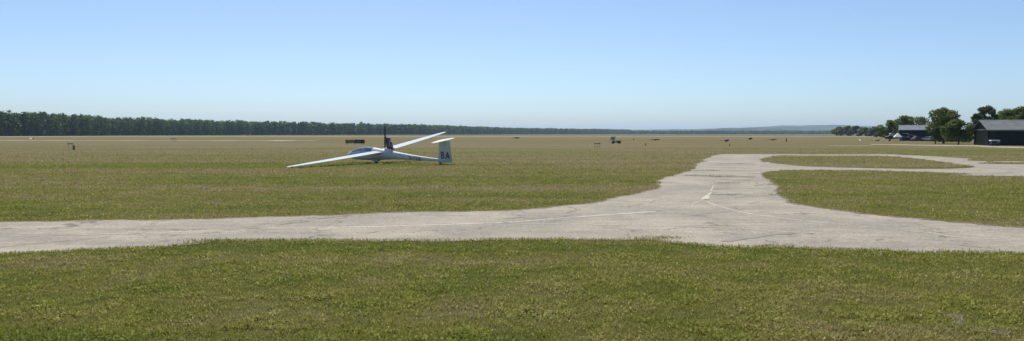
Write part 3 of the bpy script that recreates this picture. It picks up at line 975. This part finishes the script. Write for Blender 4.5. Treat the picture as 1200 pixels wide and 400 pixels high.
# airfoil loft
def foil(n=12, t=0.15):
    up, dn = [], []
    for i in range(n + 1):
        x = 0.5 * (1 - math.cos(math.pi * i / n))
        y = 5 * t * (0.2969 * math.sqrt(x) - 0.126 * x - 0.3516 * x ** 2 + 0.2843 * x ** 3 - 0.1036 * x ** 4)
        c_ = 0.10 * x * (1 - x)
        up.append((x, c_ + y)); dn.append((x, c_ - y * 0.8))
    return up[::-1] + dn[1:-1]
WST = [(.22, -.24, 1.05, .83), (.34, -.20, .97, .86), (2.0, -.19, .93, .91), (4.2, -.15, .84, .985), (6.5, -.08, .70, 1.075), (8.4, .02, .53, 1.155), (9.4, .10, .40, 1.205), (9.85, .20, .26, 1.228), (10.0, .30, .12, 1.235)]
def wing_at(y):
    xs = [w[0] for w in WST]
    return [float(np.interp(y, xs, [w[k] for w in WST])) for k in (1, 2, 3)]
def wing_top(y, f):
    """a point of the upper skin at span y and chord fraction f"""
    le, ch, z = wing_at(y)
    t = 0.15
    yy = 5 * t * (0.2969 * math.sqrt(f) - 0.126 * f - 0.3516 * f ** 2 + 0.2843 * f ** 3 - 0.1036 * f ** 4) + 0.10 * f * (1 - f)
    return le + ch * f, z + yy * ch
for sd in (-1, 1):
    m = MB()
    m.rings([[(le + x * ch, sd * y, z + w * ch) for x, w in foil(12, 0.15 if y < 9 else 0.13)] for y, le, ch, z in WST])
    wing = m.build('wing', M_WHITE, glider, smooth=True, auto=50)
    if sd < 0: wing['label'] = 'port wing drooping to the grass towards the camera'
    else: wing['label'] = 'starboard wing raised into the air'
    def skin(name, y0, y1, f0, f1, mat, lift=0.004):
        k = MB(); n = 6; A = []
        for i in range(n + 1):
            y = y0 + (y1 - y0) * i / n
            for f in (f0, (f0 + f1) / 2, f1):
                x, z = wing_top(y, f); A.append((x, sd * y, z + lift))
        B_ = [(x, y, z - 0.003) for x, y, z in A]
        fs_ = [(i * 3 + j, i * 3 + j + 1, i * 3 + j + 4, i * 3 + j + 3) for i in range(n) for j in range(2)]
        nn = len(A)
        k.add(A + B_, fs_ + [tuple(nn + q for q in f[::-1]) for f in fs_] + [(0, 3, nn + 3, nn), (0, nn, nn + 2, 2)])
        return k.build(name, mat, wing, smooth=False)
    skin('aileron', 5.6, 9.3, 0.80, 0.985, M_WHITE)
    skin('flap', 0.5, 5.5, 0.82, 0.985, M_WHITE)
    skin('airbrake', 2.6, 3.9, 0.50, 0.56, M_SEAM)
    if sd < 0: skin('tip_tape', 9.42, 9.66, 0.04, 0.95, M_ORANGE, 0.006)
    w_ = MB(); w_.lathe_y([(sd * 9.5 - .02, .05), (sd * 9.5 - .02, .07), (sd * 9.5 + .02, .07), (sd * 9.5 + .02, .05)], .3, 1.165, 12)
    w_.build('tip_wheel', M_BLACK, wing)

# fin, rudder, tailplane
def fin_part(name, x0b, x1b, x0t, x1t, z0, z1, tmax, mat, nose):
    m = MB(); rs = []
    for t in (0, .5, 1):
        a, b = x0b + (x0t - x0b) * t, x1b + (x1t - x1b) * t
        z = z0 + (z1 - z0) * t
        w = tmax * (1 - 0.25 * t)
        if nose: pr = [(0, 0), (.06, .5), (.2, .85), (.5, 1), (1, .85), (1, -.85), (.5, -1), (.2, -.85), (.06, -.5)]
        else: pr = [(0, .85), (.4, .55), (1, .03), (1, -.03), (.4, -.55), (0, -.85)]
        rs.append([(a + (b - a) * u, w / 2 * v, z) for u, v in pr])
    m.rings(rs)
    return m.build(name, mat, glider, smooth=True, auto=40)
fin = fin_part('fin', 5.42, 6.06, 5.60, 6.08, 0.13, 1.70, .115, M_WHITE, True)
rud = fin_part('rudder', 6.075, 6.62, 6.095, 6.52, 0.13, 1.69, .115, M_WHITE, False)
tp = MB()
rs = []
for y, le, ch, z in ((-1.47, 5.86, .20, 1.73), (-1.36, 5.78, .30, 1.73), (-.8, 5.66, .46, 1.73), (0, 5.56, .58, 1.73), (.8, 5.66, .46, 1.73), (1.36, 5.78, .30, 1.73), (1.47, 5.86, .20, 1.73)):
    rs.append([(le + x * ch, y, z + w * ch * 0.85) for x, w in foil(8, .12)])
tp.rings(rs)
tpo = tp.build('tailplane', M_CREAM, glider, smooth=True, auto=50)
for sd in (-1, 1):
    el = MB()
    el.rings([[(x, sd * y, z) for x, z in ((6.11 - d, 1.725), (6.11 - d, 1.758), (6.11 + c_, 1.742), (6.11 + c_, 1.736))] for y, c_, d in ((.06, .10, 0), (.8, .09, .01), (1.34, .05, .03))])
    el.build('elevator', M_CREAM, tpo)

# wheels, gear doors, tail wheel
wheel = empty('main_wheel'); wheel.parent = glider
m = MB(); m.lathe_y([(-.06, .13), (-.075, .16), (-.06, .195), (-.02, .205), (.02, .205), (.06, .195), (.075, .16), (.06, .13)], 0, .205, 22); m.build('tyre', M_BLACK, wheel, smooth=True, auto=60)
m = MB(); m.lathe_y([(-.055, .02), (-.055, .125), (.055, .125), (.055, .02)], 0, .205, 18); m.build('rim', M_ALU, wheel)
for sd in (-1, 1):
    m = MB(); m.prism([(-.30, .30), (.30, .30), (.24, .12), (-.24, .12)], sd * .15, sd * .165); m.build('gear_door', M_WHITE, glider)
for sd in (-1, 1):
    m = MB(); m.tube((-.02, sd * .1, .205), (-.02, sd * .1, .45), .02); m.build('gear_leg', M_DARK, glider)
tw = empty('tail_wheel'); tw.parent = glider
m = MB(); m.lathe_y([(-.03, .05), (-.035, .08), (-.02, .10), (.02, .10), (.035, .08), (.03, .05)], 5.62, .11, 16); m.build('tyre', M_BLACK, tw, smooth=True, auto=60)
m = MB(); m.box(5.52, 5.72, -.022, .022, .13, .22); m.build('fork', M_DARK, tw)

# raised engine: pylon, engine, propeller (blades upright), bay doors
py_ = MB()
py_.prism([(1.08, .86), (1.24, .86), (1.10, 1.98), (1.00, 1.98)], -.055, .055)
pyl = py_.build('engine_pylon', M_DARK, glider, bevel=0.01)
m = MB(); m.prism([(1.22, 1.02), (1.56, 1.00), (1.50, 1.36), (1.18, 1.40)], -.15, .15); m.build('engine_block', M_DARK, pyl, bevel=0.02)
m = MB(); m.prism([(1.17, 1.42), (1.50, 1.39), (1.46, 1.62), (1.14, 1.68)], -.14, .14); m.build('engine_cover', M_PURPLE, pyl, bevel=0.025)
m = MB(); m.prism([(1.14, 1.71), (1.38, 1.68), (1.34, 1.93), (1.11, 1.95)], -.11, .11); m.build('radiator', M_PURPLE, pyl, bevel=0.015)
m = MB(); m.box(1.46, 1.56, -.16, -.05, 1.20, 1.34); m.build('fuel_filter', M_RED, pyl, bevel=0.012)
m = MB(); m.tube((1.42, -.165, 1.30), (1.42, -.165, 1.58), .028); m.build('exhaust', M_ALU, pyl, smooth=True, auto=50)
m = MB(); m.tube((1.0, 0, 1.90), (1.42, 0, 1.02), .024); m.build('drive_belt', M_BLACK, pyl)
HUB = Vector((.97, 0, 1.94))
m = MB(); m.tube(HUB + Vector((.10, 0, 0)), HUB + Vector((-.08, 0, 0)), .06, .045, 12); hub = m.build('propeller_hub', M_DARK, pyl, smooth=True, auto=50)
for sg in (1, -1):
    m = MB(); rs = []
    for t in np.linspace(0.04, 1, 9):
        z = t * 0.86 * sg
        c_ = 0.062 * (math.sin(math.pi * min(1, 0.18 + 0.62 * t)) ** 0.8) * (1.0 if t < .97 else .5) + .008
        tw_ = R(62 - 40 * t)
        ax = Vector((math.sin(tw_), math.cos(tw_), 0)); nn = Vector((math.cos(tw_), -math.sin(tw_), 0))
        # the disc leans back with the pylon
        o = HUB + Vector((-0.03 + z * 0.07, 0, z))
        rs.append([o + ax * c_, o + nn * .011, o - ax * c_, o - nn * .011])
    m.rings(rs)
    m.build('propeller_blade', M_PROP, hub, smooth=True, auto=60)
for sd in (-1, 1):
    m = MB(); m.prism([(.98, .93), (1.62, .86), (1.60, 1.10), (1.04, 1.16)], sd * .27, sd * .28); m.build('engine_bay_door', M_WHITE, glider)

# lettering
def text_mesh(body, size, bold=0.016):
    cu = bpy.data.curves.new('lettering', 'FONT'); cu.body = body; cu.size = size; cu.align_x = 'CENTER'; cu.extrude = 0.0
    cu.offset = size * bold
    o = bpy.data.objects.new('lettering', cu); C.objects.link(o)
    dg = bpy.context.evaluated_depsgraph_get()
    me = bpy.data.meshes.new_from_object(o.evaluated_get(dg))
    bpy.data.objects.remove(o); bpy.data.curves.remove(cu)
    return me
def lettering(body, size, mat, parent, place, name='lettering', sx=1.0):
    """place(u, v) -> 3-D point on the surface"""
    me = text_mesh(body, size, 0.03 if len(body) > 1 else 0.014)
    for v in me.vertices:
        v.co = place(v.co.x * sx, v.co.y)
    me.materials.clear(); me.materials.append(mat)
    o = bpy.data.objects.new(name, me); C.objects.link(o); o.parent = parent
    return o
# a sailplane's port side is read with its nose to the left: u runs aft
lettering('B', .72, M_NAVY, fin, lambda u, v: (5.86 + u, -.064, .42 + v), sx=.76)
lettering('A', .72, M_NAVY, rud, lambda u, v: (6.28 + u, -.060 + max(0, (u + .15)) * .06, .40 + v), sx=.72)
def boom(u, v):
    s = 3.62 + u
    zt, zb, hw = sec_at(s)
    zm = zb + (zt - zb) * .46
    z = zm - .105 + v
    q = max(-1, min(1, (z - zm) / ((zt - zm) if z > zm else (zm - zb))))
    return (s, -hw * math.sqrt(max(.02, 1 - q * q)) - .008, z)
lettering('D-KEBA', .30, M_NAVY, fus, boom, sx=1.25)

# ------------------------------------------------------------------ hangars
M_ROOF = make_sheet_mat('grey_sheet_roof', (0.135, 0.142, 0.138), 0.35, 'X', 0.45)
M_ROOF_PALE = make_sheet_mat('pale_sheet_roof', (0.155, 0.17, 0.175), 0.4, 'X', 0.4)
M_GREEN = make_sheet_mat('dark_green_boards', (0.016, 0.027, 0.024), 0.25, 'X', 0.6)
M_GREEN2 = make_sheet_mat('weathered_green_boards', (0.011, 0.015, 0.016), 0.25, 'Y', 0.65)
M_NAVYWALL = make_sheet_mat('navy_sheet_wall', (0.014, 0.022, 0.055), 0.3, 'X', 0.5)
M_TRIM = plain('grey_trim', (0.16, 0.17, 0.175), 0.6)
M_FASCIA = plain('pale_fascia', (0.42, 0.43, 0.44), 0.5)

def hangar(name, loc, rz, W, D, eave, ridge_z, wallm, gablem, roofm, panels, label, stripe=False):
    """local x along the long front (to the right), y into the building; the origin is the front left corner"""
    root = empty(name, loc, (0, 0, rz))
    tag(root, label, 'hangar')
    t = 0.15
    m = MB(); m.box(0.06, W - 0.06, 0.10, 0.22, 0, eave - 0.02); m.build('front_wall', wallm, root)
    m = MB(); m.box(0.06, W - 0.06, D - t, D - 0.02, 0, eave - 0.02); m.build('rear_wall', wallm, root)
    for x in (0, W - t):
        m = MB(); m.prism([(0.0, 0), (D, 0), (D, eave), (D / 2, ridge_z - 0.05), (0.0, eave)], x, x + t, 'x'); m.build('gable_wall', gablem, root)
    m = MB(); m.box(-0.05, -0.004, 0.05, D - 0.05, eave - 0.12, eave + 0.06); m.build('gable_rail', M_TRIM, root)
    ov, th = 0.35, 0.10
    sl = (ridge_z - eave) / (D / 2)
    for sd in (0, 1):
        f = lambda y, z: (y, z) if sd == 0 else (D - y, z)
        pr = [f(-ov, eave - ov * sl), f(D / 2, ridge_z), f(D / 2, ridge_z + th), f(-ov, eave - ov * sl + th)]
        m = MB(); m.prism(pr, -0.3, W + 0.3, 'x'); m.build('roof_slope', roofm, root)
        pr = [f(-ov - 0.05, eave - ov * sl - 0.10), f(-ov - 0.004, eave - ov * sl - 0.10), f(-ov - 0.004, eave - ov * sl + th), f(-ov - 0.05, eave - ov * sl + th)]
        m = MB(); m.prism(pr, -0.3, W + 0.3, 'x'); m.build('gutter', M_TRIM, root)
    m = MB(); m.prism([(D / 2 - .25, ridge_z + th - .25 * sl + .02), (D / 2 + .25, ridge_z + th - .25 * sl + .02), (D / 2, ridge_z + th + .05)], -0.32, W + 0.32, 'x'); m.build('ridge_cap', roofm, root)
    m = MB(); m.box(0.2, W - 0.2, 0.0, 0.09, eave - 0.28, eave - 0.16); m.build('door_rail', M_TRIM, root)
    pw = (W - 0.6) / panels
    for i in range(panels):
        x0 = 0.3 + i * pw
        off = 0.05 if i % 2 else 0.0
        m = MB(); m.box(x0 + 0.03, x0 + pw - 0.03, 0.0 + off, 0.045 + off, 0.06, eave - 0.3)
        d = m.build('door_panel', wallm, root)
        for z in (0.08, (eave - .3) * .5, eave - 0.42):
            m = MB(); m.box(x0 + 0.05, x0 + pw - 0.05, -0.03 + off, -0.002 + off, z, z + 0.09)
            m.build('door_rib', wallm, d)
    if stripe:
        m = MB(); n = 14; A = []
        for i in range(n + 1):
            u = i / n
            x = 0.7 + u * 4.2
            z = 2.05 + 0.32 * math.sin(u * 4.2 + 0.5) - 0.25 * u
            hh = 0.06 + 0.14 * math.sin(math.pi * u)
            A += [(x, -0.036, z - hh / 2), (x, -0.036, z + hh / 2)]
        m.add(A, [(2 * i, 2 * i + 2, 2 * i + 3, 2 * i + 1) for i in range(n)])
        m.build('painted_swoosh', M_FASCIA, root)
    return root

HY = EYE * FOC / (170.7 - HOR)
HX = (1158 - 600) * HY / FOC
hz = lambda y: EYE + (HOR - y) * HY / FOC
hangar('dark_hangar', (HX, HY, 0), R(-18), 22, 9.5, hz(152.0), hz(141.0), M_GREEN, M_GREEN2, M_ROOF, 7, 'long dark green hangar with grey sheet roof at the right edge')
BY = EYE * FOC / (165.2 - HOR)
BX = (1054 - 600) * BY / FOC
bz = lambda y: EYE + (HOR - y) * BY / FOC
hangar('blue_hangar', (BX, BY, 0), R(-29), 13.5, 9, bz(152.3), bz(147.2), M_NAVYWALL, M_NAVYWALL, M_ROOF_PALE, 4, 'small navy blue hangar with pale roof behind the trees', stripe=True)

# ------------------------------------------------------------------ vehicles and gear by the hangars
def wheel_at(parent, x, y, r, w, name='wheel'):
    e = empty(name, (x, y, r)); e.parent = parent
    m = MB(); m.lathe_y([(-w / 2, r * .6), (-w / 2, r * .95), (-w * .35, r), (w * .35, r), (w / 2, r * .95), (w / 2, r * .6)], 0, 0, 16); m.build('tyre', M_BLACK, e, smooth=True, auto=50)
    m = MB(); m.lathe_y([(-w * .42, .01), (-w * .42, r * .58), (w * .42, r * .58), (w * .42, .01)], 0, 0, 12); m.build('rim', M_ALU, e)
    return e

def car(loc, rz, mat, label):
    root = empty('parked_car', loc, (0, 0, rz))
    tag(root, label, 'car', 'cars parked by the blue hangar')
    m = MB(); m.prism([(-2.1, .32), (2.05, .30), (2.12, .55), (2.0, .82), (1.0, .93), (-1.7, .95), (-2.1, .85), (-2.15, .5)], -.84, .84); m.build('body', mat, root, bevel=0.06, smooth=True, auto=35)
    m = MB(); m.prism([(-1.75, .93), (1.05, .93), (.35, 1.40), (-1.15, 1.42)], -.72, .72); cab = m.build('cabin', M_GLASS, root, bevel=0.05)
    m = MB(); m.prism([(-1.22, 1.405), (.40, 1.385), (.30, 1.45), (-1.1, 1.47)], -.68, .68); m.build('roof', mat, root, bevel=0.02)
    for x in (1.05, -.35, -1.75):
        for sd in (-1, 1):
            xt = {1.05: .36, -.35: -.35, -1.75: -1.18}[x]
            m = MB(); m.tube((x, sd * .735, .93), (xt, sd * .70, 1.42), .035, n=5)
            m.build('pillar', mat, cab)
    m = MB(); m.box(-.75, .8, -.45, .45, .5, 1.12); m.build('seat', M_SEAT, root, bevel=0.05)
    for x in (-1.35, 1.3):
        for sd in (-1, 1): wheel_at(root, x, sd * .78, .31, .2)
    for sd in (-1, 1):
        m = MB(); m.box(2.04, 2.10, sd * .62 - .16, sd * .62 + .16, .58, .72); m.build('headlight', M_ALU, root)
        m = MB(); m.box(-2.17, -2.11, sd * .66 - .12, sd * .66 + .12, .62, .80); m.build('tail_light', M_RED, root)
    return root
M_CAR1 = plain('dull_maroon_paint', (0.10, 0.055, 0.055), 0.35, coat=0.5)
M_CAR2 = plain('silver_grey_paint', (0.34, 0.35, 0.37), 0.35, metal=0.3, coat=0.5)
M_CAR3 = plain('dark_grey_paint', (0.09, 0.095, 0.10), 0.35, coat=0.5)
for (px, py, rz, mt, lb) in ((1076.5, 165.6, 8, M_CAR1, 'maroon car parked nearest the blue hangar front'), (1087.5, 165.7, 100, M_CAR2, 'silver grey car parked between the maroon and dark grey ones'), (1098, 165.9, 4, M_CAR3, 'dark grey car parked in the shade of the tall tree')):
    x, y = G(px, py)
    car((x, y, 0), R(rz), mt, lb)

# small covered cart by the dark hangar
x, y = G(1165.5, 171.3)
cart = empty('handcart', (x, y, 0), (0, 0, R(-14)))
tag(cart, 'small white-topped cart standing before the dark green hangar', 'cart')
m = MB(); m.box(-.68, .68, -.4, .4, .28, .62); m.build('cart_box', M_DARK, cart, bevel=0.02)
m = MB(); m.prism([(-.78, .92), (.78, .92), (.68, 1.10), (-.68, 1.10)], -.5, .5); m.build('cover', M_WHITE, cart, bevel=0.03)
for xx in (-.62, .62):
    for yy in (-.36, .36):
        m = MB(); m.tube((xx, yy, .6), (xx, yy, .94), .03); m.build('cover_post', M_ALU, cart)
for xx in (-.42, .42):
    for sd in (-1, 1): wheel_at(cart, xx, sd * .46, .22, .11)
m = MB(); m.tube((-.68, 0, .34), (-1.35, 0, .22), .03); m.build('drawbar', M_DARK, cart)

# light aircraft and a small white tent left of the blue hangar
M_PLANE = plain('dark_green_dope', (0.045, 0.060, 0.052), 0.5)
M_PLANE_TOP = plain('pale_grey_dope', (0.42, 0.46, 0.44), 0.5)
x, y = G(1046, 165.6)
ac = empty('light_aircraft', (x, y, 0), (0, 0, R(-24)))
tag(ac, 'small dark green high-wing aircraft parked left of the blue hangar', 'aircraft')
m = MB()
rs = []
for s, zt, zb, hw in ((-2.1, 1.35, .85, .22), (-1.9, 1.45, .7, .38), (-1.1, 1.6, .62, .5), (-.6, 2.1, .62, .52), (.5, 2.1, .68, .5), (1.6, 1.6, .8, .34), (4.0, 1.25, .95, .12), (4.5, 1.2, 1.0, .06)):
    rs.append([(s, hw * math.copysign(abs(math.cos(a)) ** .6, math.cos(a)), (zt + zb) / 2 + (zt - zb) / 2 * math.copysign(abs(math.sin(a)) ** .6, math.sin(a))) for a in [2 * math.pi * i / 16 for i in range(16)]])
m.rings(rs); m.build('fuselage', M_PLANE, ac, smooth=True, auto=60)
m = MB(); m.rings([[(-.75 + xx * 1.45, yy, 2.12 + w * 1.45 + abs(yy) * .02) for xx, w in foil(8, .13)] for yy in (-5.0, -4.6, 0, 4.6, 5.0)]); wg = m.build('wing', M_PLANE_TOP, ac, smooth=True, auto=50)
for sd in (-1, 1):
    m = MB(); m.tube((-.3, sd * .45, .75), (-.2, sd * 2.7, 2.15), .035); m.build('wing_strut', M_DARK, ac)
    m = MB(); m.tube((-.75, sd * .4, .7), (-.8, sd * .95, .28), .05); m.build('gear_leg', M_DARK, ac)
    wheel_at(ac, -.8, sd * 1.0, .25, .14)
    m = MB(); m.box(-.55, .35, sd * .515 - .01, sd * .515 + .01, 1.55, 1.98); m.build('side_window', M_GLASS, ac)
m = MB(); m.prism([(3.7, 1.2), (4.75, 1.15), (4.8, 2.15), (4.35, 2.2)], -.04, .04); m.build('fin', M_PLANE, ac, bevel=0.01)
m = MB(); m.box(3.8, 4.6, -1.4, 1.4, 1.22, 1.28); m.build('tailplane', M_PLANE_TOP, ac, bevel=0.01)
m = MB(); m.tube((-2.1, 0, 1.1), (-2.35, 0, 1.1), .16, .03, 12); sp_ = m.build('spinner', M_DARK, ac, smooth=True, auto=60)
for sg in (-1, 1):
    m = MB(); m.prism([(sg * .05, 1.06), (sg * .9, 1.07), (sg * .9, 1.13), (sg * .05, 1.16)], -2.2, -2.18, 'x'); m.build('propeller_blade', M_PROP, sp_)

M_CANVAS = plain('white_canvas', (0.72, 0.73, 0.74), 0.9, bump=0.2)
x, y = G(1052, 166.0)
tent = empty('canvas_tent', (x, y, 0), (0, 0, R(-15)))
tag(tent, 'small white pointed canvas tent at the corner of the blue hangar', 'tent')
m = MB(); b_, t_ = .95, 1.35
m.add([(-b_, -b_, t_), (b_, -b_, t_), (b_, b_, t_), (-b_, b_, t_), (0, 0, 2.55), (-b_, -b_, 1.15), (b_, -b_, 1.15), (b_, b_, 1.15), (-b_, b_, 1.15)], [(0, 1, 4), (1, 2, 4), (2, 3, 4), (3, 0, 4), (0, 5, 6, 1), (1, 6, 7, 2), (2, 7, 8, 3), (3, 8, 5, 0)])
m.build('canopy', M_CANVAS, tent)
for xx in (-.88, .88):
    for yy in (-.88, .88):
        m = MB(); m.tube((xx, yy, 0), (xx, yy, 1.45), .03); m.build('leg', M_ALU, tent)

# ------------------------------------------------------------------ things out on the field
M_YEL = plain('weathered_yellow_panel', (0.24, 0.19, 0.035), 0.6, var=0.2)
M_SIGNBLK = plain('black_sign_panel', (0.020, 0.018, 0.022), 0.6)
M_SIGNGREY = plain('faded_grey_panel', (0.16, 0.14, 0.16), 0.6)
x, y = G(416.5, 169.6)
sg = empty('airfield_sign', (x, y, 0), (0, 0, R(4)))
tag(sg, 'long low yellow and black sign board standing behind the glider cockpit', 'sign')
m = MB(); m.box(-1.82, -.16, -.08, .08, .26, 1.0); m.build('yellow_panel', M_YEL, sg, bevel=0.01)
m = MB(); m.box(-.155, 1.86, -.085, .085, .24, 1.02); bp = m.build('black_panel', M_SIGNBLK, sg, bevel=0.01)
m = MB(); m.box(-.02, 1.1, -.092, -.087, .50, .72); m.build('faded_stripe', M_SIGNGREY, bp)
m = MB(); m.box(-1.98, -1.825, -.09, .09, .2, 1.04); m.build('end_cap', M_SIGNBLK, sg)
for xx in (-1.6, -.2, 1.2, 1.7):
    m = MB(); m.box(xx - .04, xx + .04, -.04, .04, 0, .27); m.build('leg', M_DARK, sg)

M_PALEPOST = plain('pale_post_paint', (0.50, 0.48, 0.44), 0.7, var=0.2)
M_DUSTY = plain('dusty_dark_paint', (0.13, 0.122, 0.10), 0.8, var=0.25)
def marker_stand(px, py, w, h, label, n=3, mat=None):
    x, y = G(px, py)
    e = empty('marker_stand', (x, y, 0), (0, 0, R(5)))
    tag(e, label, 'marker', 'marker stands in the field')
    for i in range(n):
        u = -w / 2 + w * i / (n - 1)
        m = MB(); m.tube((u, 0, 0), (u, 0, h), .04, n=6); m.build('post', M_PALEPOST, e)
    m = MB(); m.box(-w / 2 - .12, w / 2 + .12, -.05, .05, h - .12, h); m.build('crossbar', mat or M_DUSTY, e, bevel=0.01)
    return e
marker_stand(700, 173.2, .75, .72, 'low three-legged marker frame in the grass right of the glider')
marker_stand(82.3, 175.2, .55, .85, 'pale low marker frame beside the dark post on the far left', 2)
marker_stand(203.5, 166.5, 1.3, 1.0, 'small pale marker frame beside the distant runway strip', 4)

def post(px, py, h, w, label, mat=None):
    x, y = G(px, py)
    e = empty('marker_post', (x, y, 0))
    tag(e, label, 'post', 'short posts in the field')
    m = MB(); m.rings([[(w * k * math.cos(a) / 2, w * k * math.sin(a) / 2, z) for a in [2 * math.pi * i / 10 for i in range(10)]] for z, k in ((0, .7), (h * .25, 1), (h * .75, 1), (h * .95, .7), (h, .3))])
    m.build('post', mat or M_DUSTY, e, smooth=True)
    m = MB(); m.tube((0, 0, 0), (0, 0, .05), w * .9, w * .8, 10); m.build('foot', M_DARK, e)
    return e
M_POST = plain('dark_brown_post', (0.040, 0.028, 0.016), 0.8)
post(86.6, 175.8, .66, .22, 'short dark brown post in the field on the far left', M_POST)
post(756.5, 171, .50, .16, 'thin low post in the grass right of the parked vehicle')
post(855, 171.5, .50, .14, 'thin low post just beyond the taxiway end')
post(921.5, 166.5, 1.05, .26, 'upright dark post right of the distant trailers', M_POST)
post(742.5, 164.0, .55, .35, 'stubby dark post far out beyond the parked vehicle')

M_CAB = plain('blue_grey_cab_paint', (0.30, 0.32, 0.37), 0.5)
x, y = G(722, 168.4)
uv = empty('field_vehicle', (x, y, 0), (0, 0, R(6)))
tag(uv, 'small dark open field vehicle with pale blue-grey cab on its left', 'vehicle')
m = MB(); m.box(-.95, 1.02, -.45, .45, .24, .42); m.build('chassis', M_DARK, uv, bevel=0.02)
m = MB(); m.prism([(.0, .42), (1.02, .42), (1.0, .72), (.05, .66)], -.42, .42); m.build('load_bed', M_DUSTY, uv, bevel=0.02)
m = MB(); m.prism([(-.9, .42), (-.35, .42), (-.4, .85), (-.85, .85)], -.42, .42); m.build('seat_box', M_CAB, uv, bevel=0.02)
for xx in (-1.15, -.25):
    for yy in (-.4, .4):
        m = MB(); m.tube((xx, yy, .42), (xx, yy, 1.42), .03, n=6); m.build('roll_bar', M_CAB, uv)
m = MB(); m.prism([(-1.3, 1.42), (-.1, 1.42), (-.2, 1.56), (-1.2, 1.56)], -.5, .5); m.build('cab_roof', M_CAB, uv, bevel=0.02)
m = MB(); m.box(-1.12, -.28, .36, .38, .9, 1.40); m.build('rear_screen', M_GLASS, uv)
for xx in (-.7, .7):
    for sd in (-1, 1): wheel_at(uv, xx, sd * .48, .24, .16)

M_TRAIL = plain('dusty_trailer_paint', (0.15, 0.135, 0.10), 0.6, var=0.2)
def trailer(px, py, L_, h, label, name='low_trailer'):
    x, y = G(px, py)
    e = empty(name, (x, y, 0), (0, 0, R(random.uniform(-8, 8))))
    tag(e, label, 'trailer', 'low trailers far out on the field')
    m = MB(); m.prism([(-L_ / 2, h * .35), (L_ / 2, h * .35), (L_ / 2 - .08, h * .9), (L_ * .2, h), (-L_ / 2 + .3, h * .75)], -.5, .5); m.build('trailer_body', M_TRAIL, e, bevel=0.03)
    m = MB(); m.tube((-L_ / 2, 0, h * .4), (-L_ / 2 - .7, 0, h * .25), .04); m.build('drawbar', M_DARK, e)
    for sd in (-1, 1): wheel_at(e, .15, sd * .55, min(.28, h * .42), .14)
    m = MB(); m.box(L_ / 2, L_ / 2 + .02, -.4, .4, h * .45, h * .6); m.build('light_bar', M_RED, e)
    return e
trailer(767.5, 164.9, 3.0, .55, 'long low dark trailer, leftmost of the far trailers')
trailer(850.5, 166.2, 1.7, .66, 'short dusty trailer just beyond the taxiway end')
trailer(878.5, 163.8, 1.8, .85, 'far tall-sided small trailer between two low ones')
trailer(905, 164.7, 2.7, .50, 'long low dusty trailer left of the upright dark post')
trailer(1027, 165.4, 1.8, .45, 'low brown trailer left of the light aircraft')
trailer(605, 162.9, 3.0, .75, 'faint brown trailer near the forest behind the glider tail')

M_WMARK = plain('white_marker_board', (0.55, 0.53, 0.46), 0.7)
def aframe(px, py, w, h, label):
    x, y = G(px, py)
    e = empty('marker_board', (x, y, 0), (0, 0, R(random.uniform(-10, 10))))
    tag(e, label, 'marker', 'white marker boards in the field')
    for sd in (-1, 1):
        m = MB(); m.prism([(sd * .75, .0), (sd * .70, .0), (sd * .0, h), (sd * .04, h)], -w / 2, w / 2, 'x'); m.build('board', M_WMARK, e)
    m = MB(); m.box(-w / 2, w / 2, -.03, .03, h + .006, h + .04); m.build('hinge', M_DARK, e)
    return e
aframe(1007, 165.2, .6, .55, 'bright white marker board alone in the field left of the hangars')
aframe(37, 162.9, 1.3, .55, 'white marker board near the runway strip on the far left')
for px, py, L_, wd in ((327, 165.1, 7, 16), (63, 165.1, 5.0, 12), (18, 165.1, 9, 9), (150, 165.1, 9, 8), (262, 165.1, 7, 8)):
    x, y = G(px, py)
    m = MB(); m.add([(x - L_ / 2, 236 - wd / 2, .026), (x + L_ / 2, 236 - wd / 2, .026), (x + L_ / 2, 236 + wd / 2, .026), (x - L_ / 2, 236 + wd / 2, .026)], [(0, 1, 2, 3)])
    m.build('runway_marking', M_PATCH, runway)

# ------------------------------------------------------------------ the air
def make_haze():
    m = bpy.data.materials.new('summer_haze'); m.use_nodes = True
    nt = m.node_tree
    nt.nodes.clear()
    out = nt.nodes.new('ShaderNodeOutputMaterial')
    v = nt.nodes.new('ShaderNodeVolumePrincipled')
    v.inputs['Color'].default_value = (0.56, 0.76, 1.0, 1)
    v.inputs['Density'].default_value = HAZE
    v.inputs['Anisotropy'].default_value = 0.2
    nt.links.new(v.outputs[0], out.inputs['Volume'])
    return m
HAZE = 7.0e-5
m = MB(); m.box(-14600, 14600, -120, 14600, -3.5, 140)
haze = m.build('haze', make_haze())
tag(haze, 'thin blue summer haze over the airfield', 'haze', kind='stuff')
